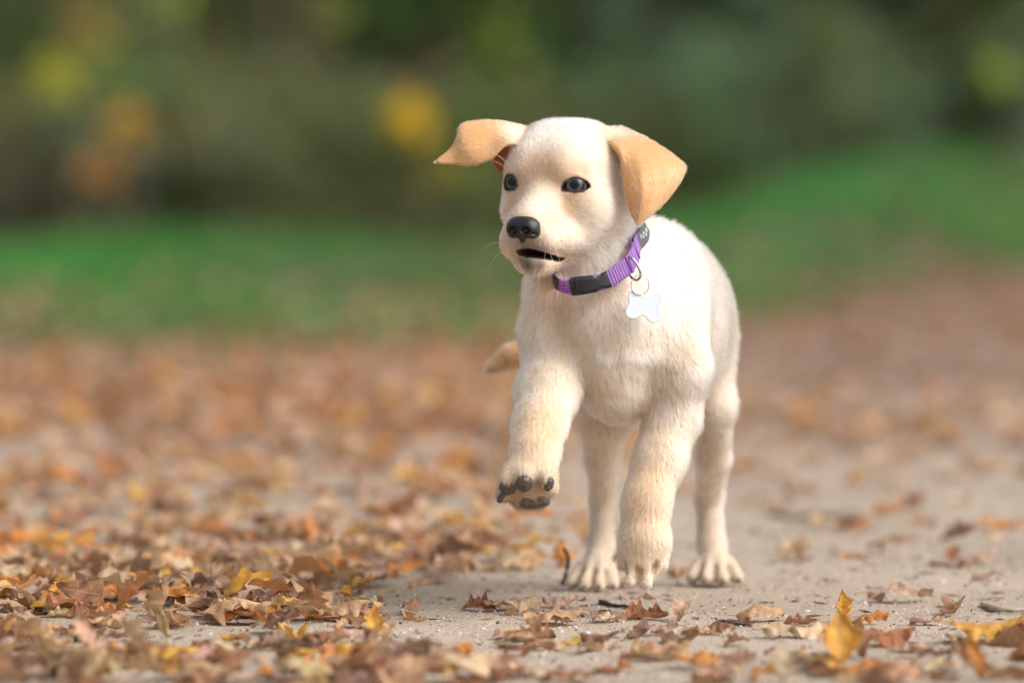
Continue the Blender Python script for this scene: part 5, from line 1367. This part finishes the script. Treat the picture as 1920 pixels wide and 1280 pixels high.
# whisker beds: small dark spots on the lip, each where a whisker roots
for q in ((1018, 446), (1030, 452), (1024, 460), (1036, 464), (1043, 456), (1012, 456), (1028, 470), (1040, 474), (1016, 468), (1033, 443), (1048, 467), (1006, 463), (1022, 477), (1050, 449)):
    k_ = (np.hypot(Rpx[:, 0]-q[0], Rpx[:, 1]-q[1]) < 2.6) & (R[:, 1] < 40); Cc[k_] *= np.array([.42, .36, .32])
for q in ((1024, 497), (1031, 497.5), (1038, 496.5), (1045, 495), (1052, 492.5), (1059, 489.5), (1065, 486.5)):
    k_ = (np.hypot(Rpx[:, 0]-q[0], (Rpx[:, 1]-q[1])*1.5) < 4.6) & (R[:, 1] < 40); Cc[k_] *= np.array([.42, .30, .24])
Cc[cu] = Cc[cu]*np.array([.86, .78, .68])  # shading beneath the crest, tinted into the hair
Ln = Ln*np.clip((mouth_d(R)-1)/16, .28, 1)
Ln = Ln*np.where(above, 1.2, 1)*RNG.uniform(.5, 1.4, n)*(1.08+.10*calm)
K = 5
tt = np.linspace(0, 1, K)
side = np.cross(Nn, Fd)
bend = RNG.normal(0, .16, n)
pts = np.zeros((n, K, 3))
for i, t in enumerate(tt):
    l = Ln*t
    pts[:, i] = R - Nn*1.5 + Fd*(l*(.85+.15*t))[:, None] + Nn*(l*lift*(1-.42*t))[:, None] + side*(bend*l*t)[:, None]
# locks: tips of neighbouring hairs draw together
cell = np.floor(R/np.where(calm[:, None] > .5, 9.0, 5.0)+RNG.normal(0, .12, R.shape)).astype(np.int64)
key = cell[:, 0]*73856093 ^ cell[:, 1]*19349663 ^ cell[:, 2]*83492791
_, inv, cnt = np.unique(key, return_inverse=True, return_counts=True)
tip = np.zeros((len(cnt), 3)); rt = np.zeros((len(cnt), 3))
for a in range(3):
    tip[:, a] = np.bincount(inv, pts[:, -1, a]-R[:, a])/cnt; rt[:, a] = np.bincount(inv, R[:, a])/cnt
tgt = rt[inv]+tip[inv]
for i, t in enumerate(tt):
    wgt = (np.where(isear, .12, .48+.08*calm)*t**1.3)
    pts[:, i] += (tgt-(pts[:, -1]))[:, :]*wgt[:, None]*(t)
tone = RNG.normal(0, .08, n)+.075*np.where(isear, .3, 1)*RNG.normal(0, 1, len(cnt))[inv]
Cc = np.clip(Cc*(1+tone[:, None]), .01, .97)
lo = P(0, 905, -200)[2]
dirt = (R[:, 1] < -120) & (R[:, 2] < P(0, 925, -200)[2])
Cc[dirt] = Cc[dirt]*np.where(RNG.random(dirt.sum()) < .6, .35, .8)[:, None]
thick = np.where(calm > .5, .27, .2)
rad = (thick[:, None]*np.array([1.0, .95, .8, .55, .18])[None, :])
fur_mat, fn_, fl_, fb = material('puppy fur')
at = fn_.new('ShaderNodeAttribute'); at.attribute_name = 'hair_color'
fn_.remove(fb); hb = fn_.new('ShaderNodeBsdfHairPrincipled'); hb.parametrization = 'COLOR'
hb.inputs['Roughness'].default_value = .42; hb.inputs['Radial Roughness'].default_value = .62; hb.inputs['IOR'].default_value = 1.4
fl_.new(at.outputs['Color'], hb.inputs['Color']); fl_.new(hb.outputs[0], fn_['Material Output'].inputs['Surface'])
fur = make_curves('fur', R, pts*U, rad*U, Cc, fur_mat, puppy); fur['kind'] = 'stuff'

# whiskers and brow hairs
wh = []
def whisk(px, py, ex, ey, sag=4, r=.36, dy=-10):
    a = hit(px, py)
    if a is None: return
    b = P(ex, ey, a[1]+dy)
    m = (a+b)/2+np.array([0, -6, sag]); wh.append((catmull([a, m, b], 4), r))
for args in ((938, 440, 888, 441, 3), (936, 446, 908, 438, 3), (940, 455, 905, 468, 5), (938, 462, 900, 496, 6), (942, 470, 912, 512, 6), (937, 418, 921, 389, -2),
             (940, 426, 895, 428, 4), (962, 322, 918, 281, 5), (966, 318, 920, 286, 5), (962, 326, 914, 297, 5), (964, 330, 905, 294, 5), (1018, 498, 1000, 540, -2),
             (1034, 498, 1030, 548, -2), (1046, 500, 1064, 544, -2), (1052, 505, 1078, 540, -2), (1005, 505, 985, 552, -2), (1010, 512, 1012, 560, -2), (1112, 455, 1136, 512, 3),
             (1098, 462, 1122, 498, 3), (1030, 470, 1042, 510, 2), (1040, 462, 1052, 498, 2), (1150, 490, 1168, 520, 2), (1024, 468, 1018, 505, 2)):
    whisk(*args)
wp = np.array([w_[0] for w_ in wh]); wr = np.array([w_[1]*np.linspace(1, .25, wp.shape[1]) for w_ in wh])
wo_ = make_curves('whiskers', None, wp*U, wr*U, np.tile(np.array([[.93, .86, .72]]), (len(wh), 1)), fur_mat, puppy); wo_['kind'] = 'stuff'
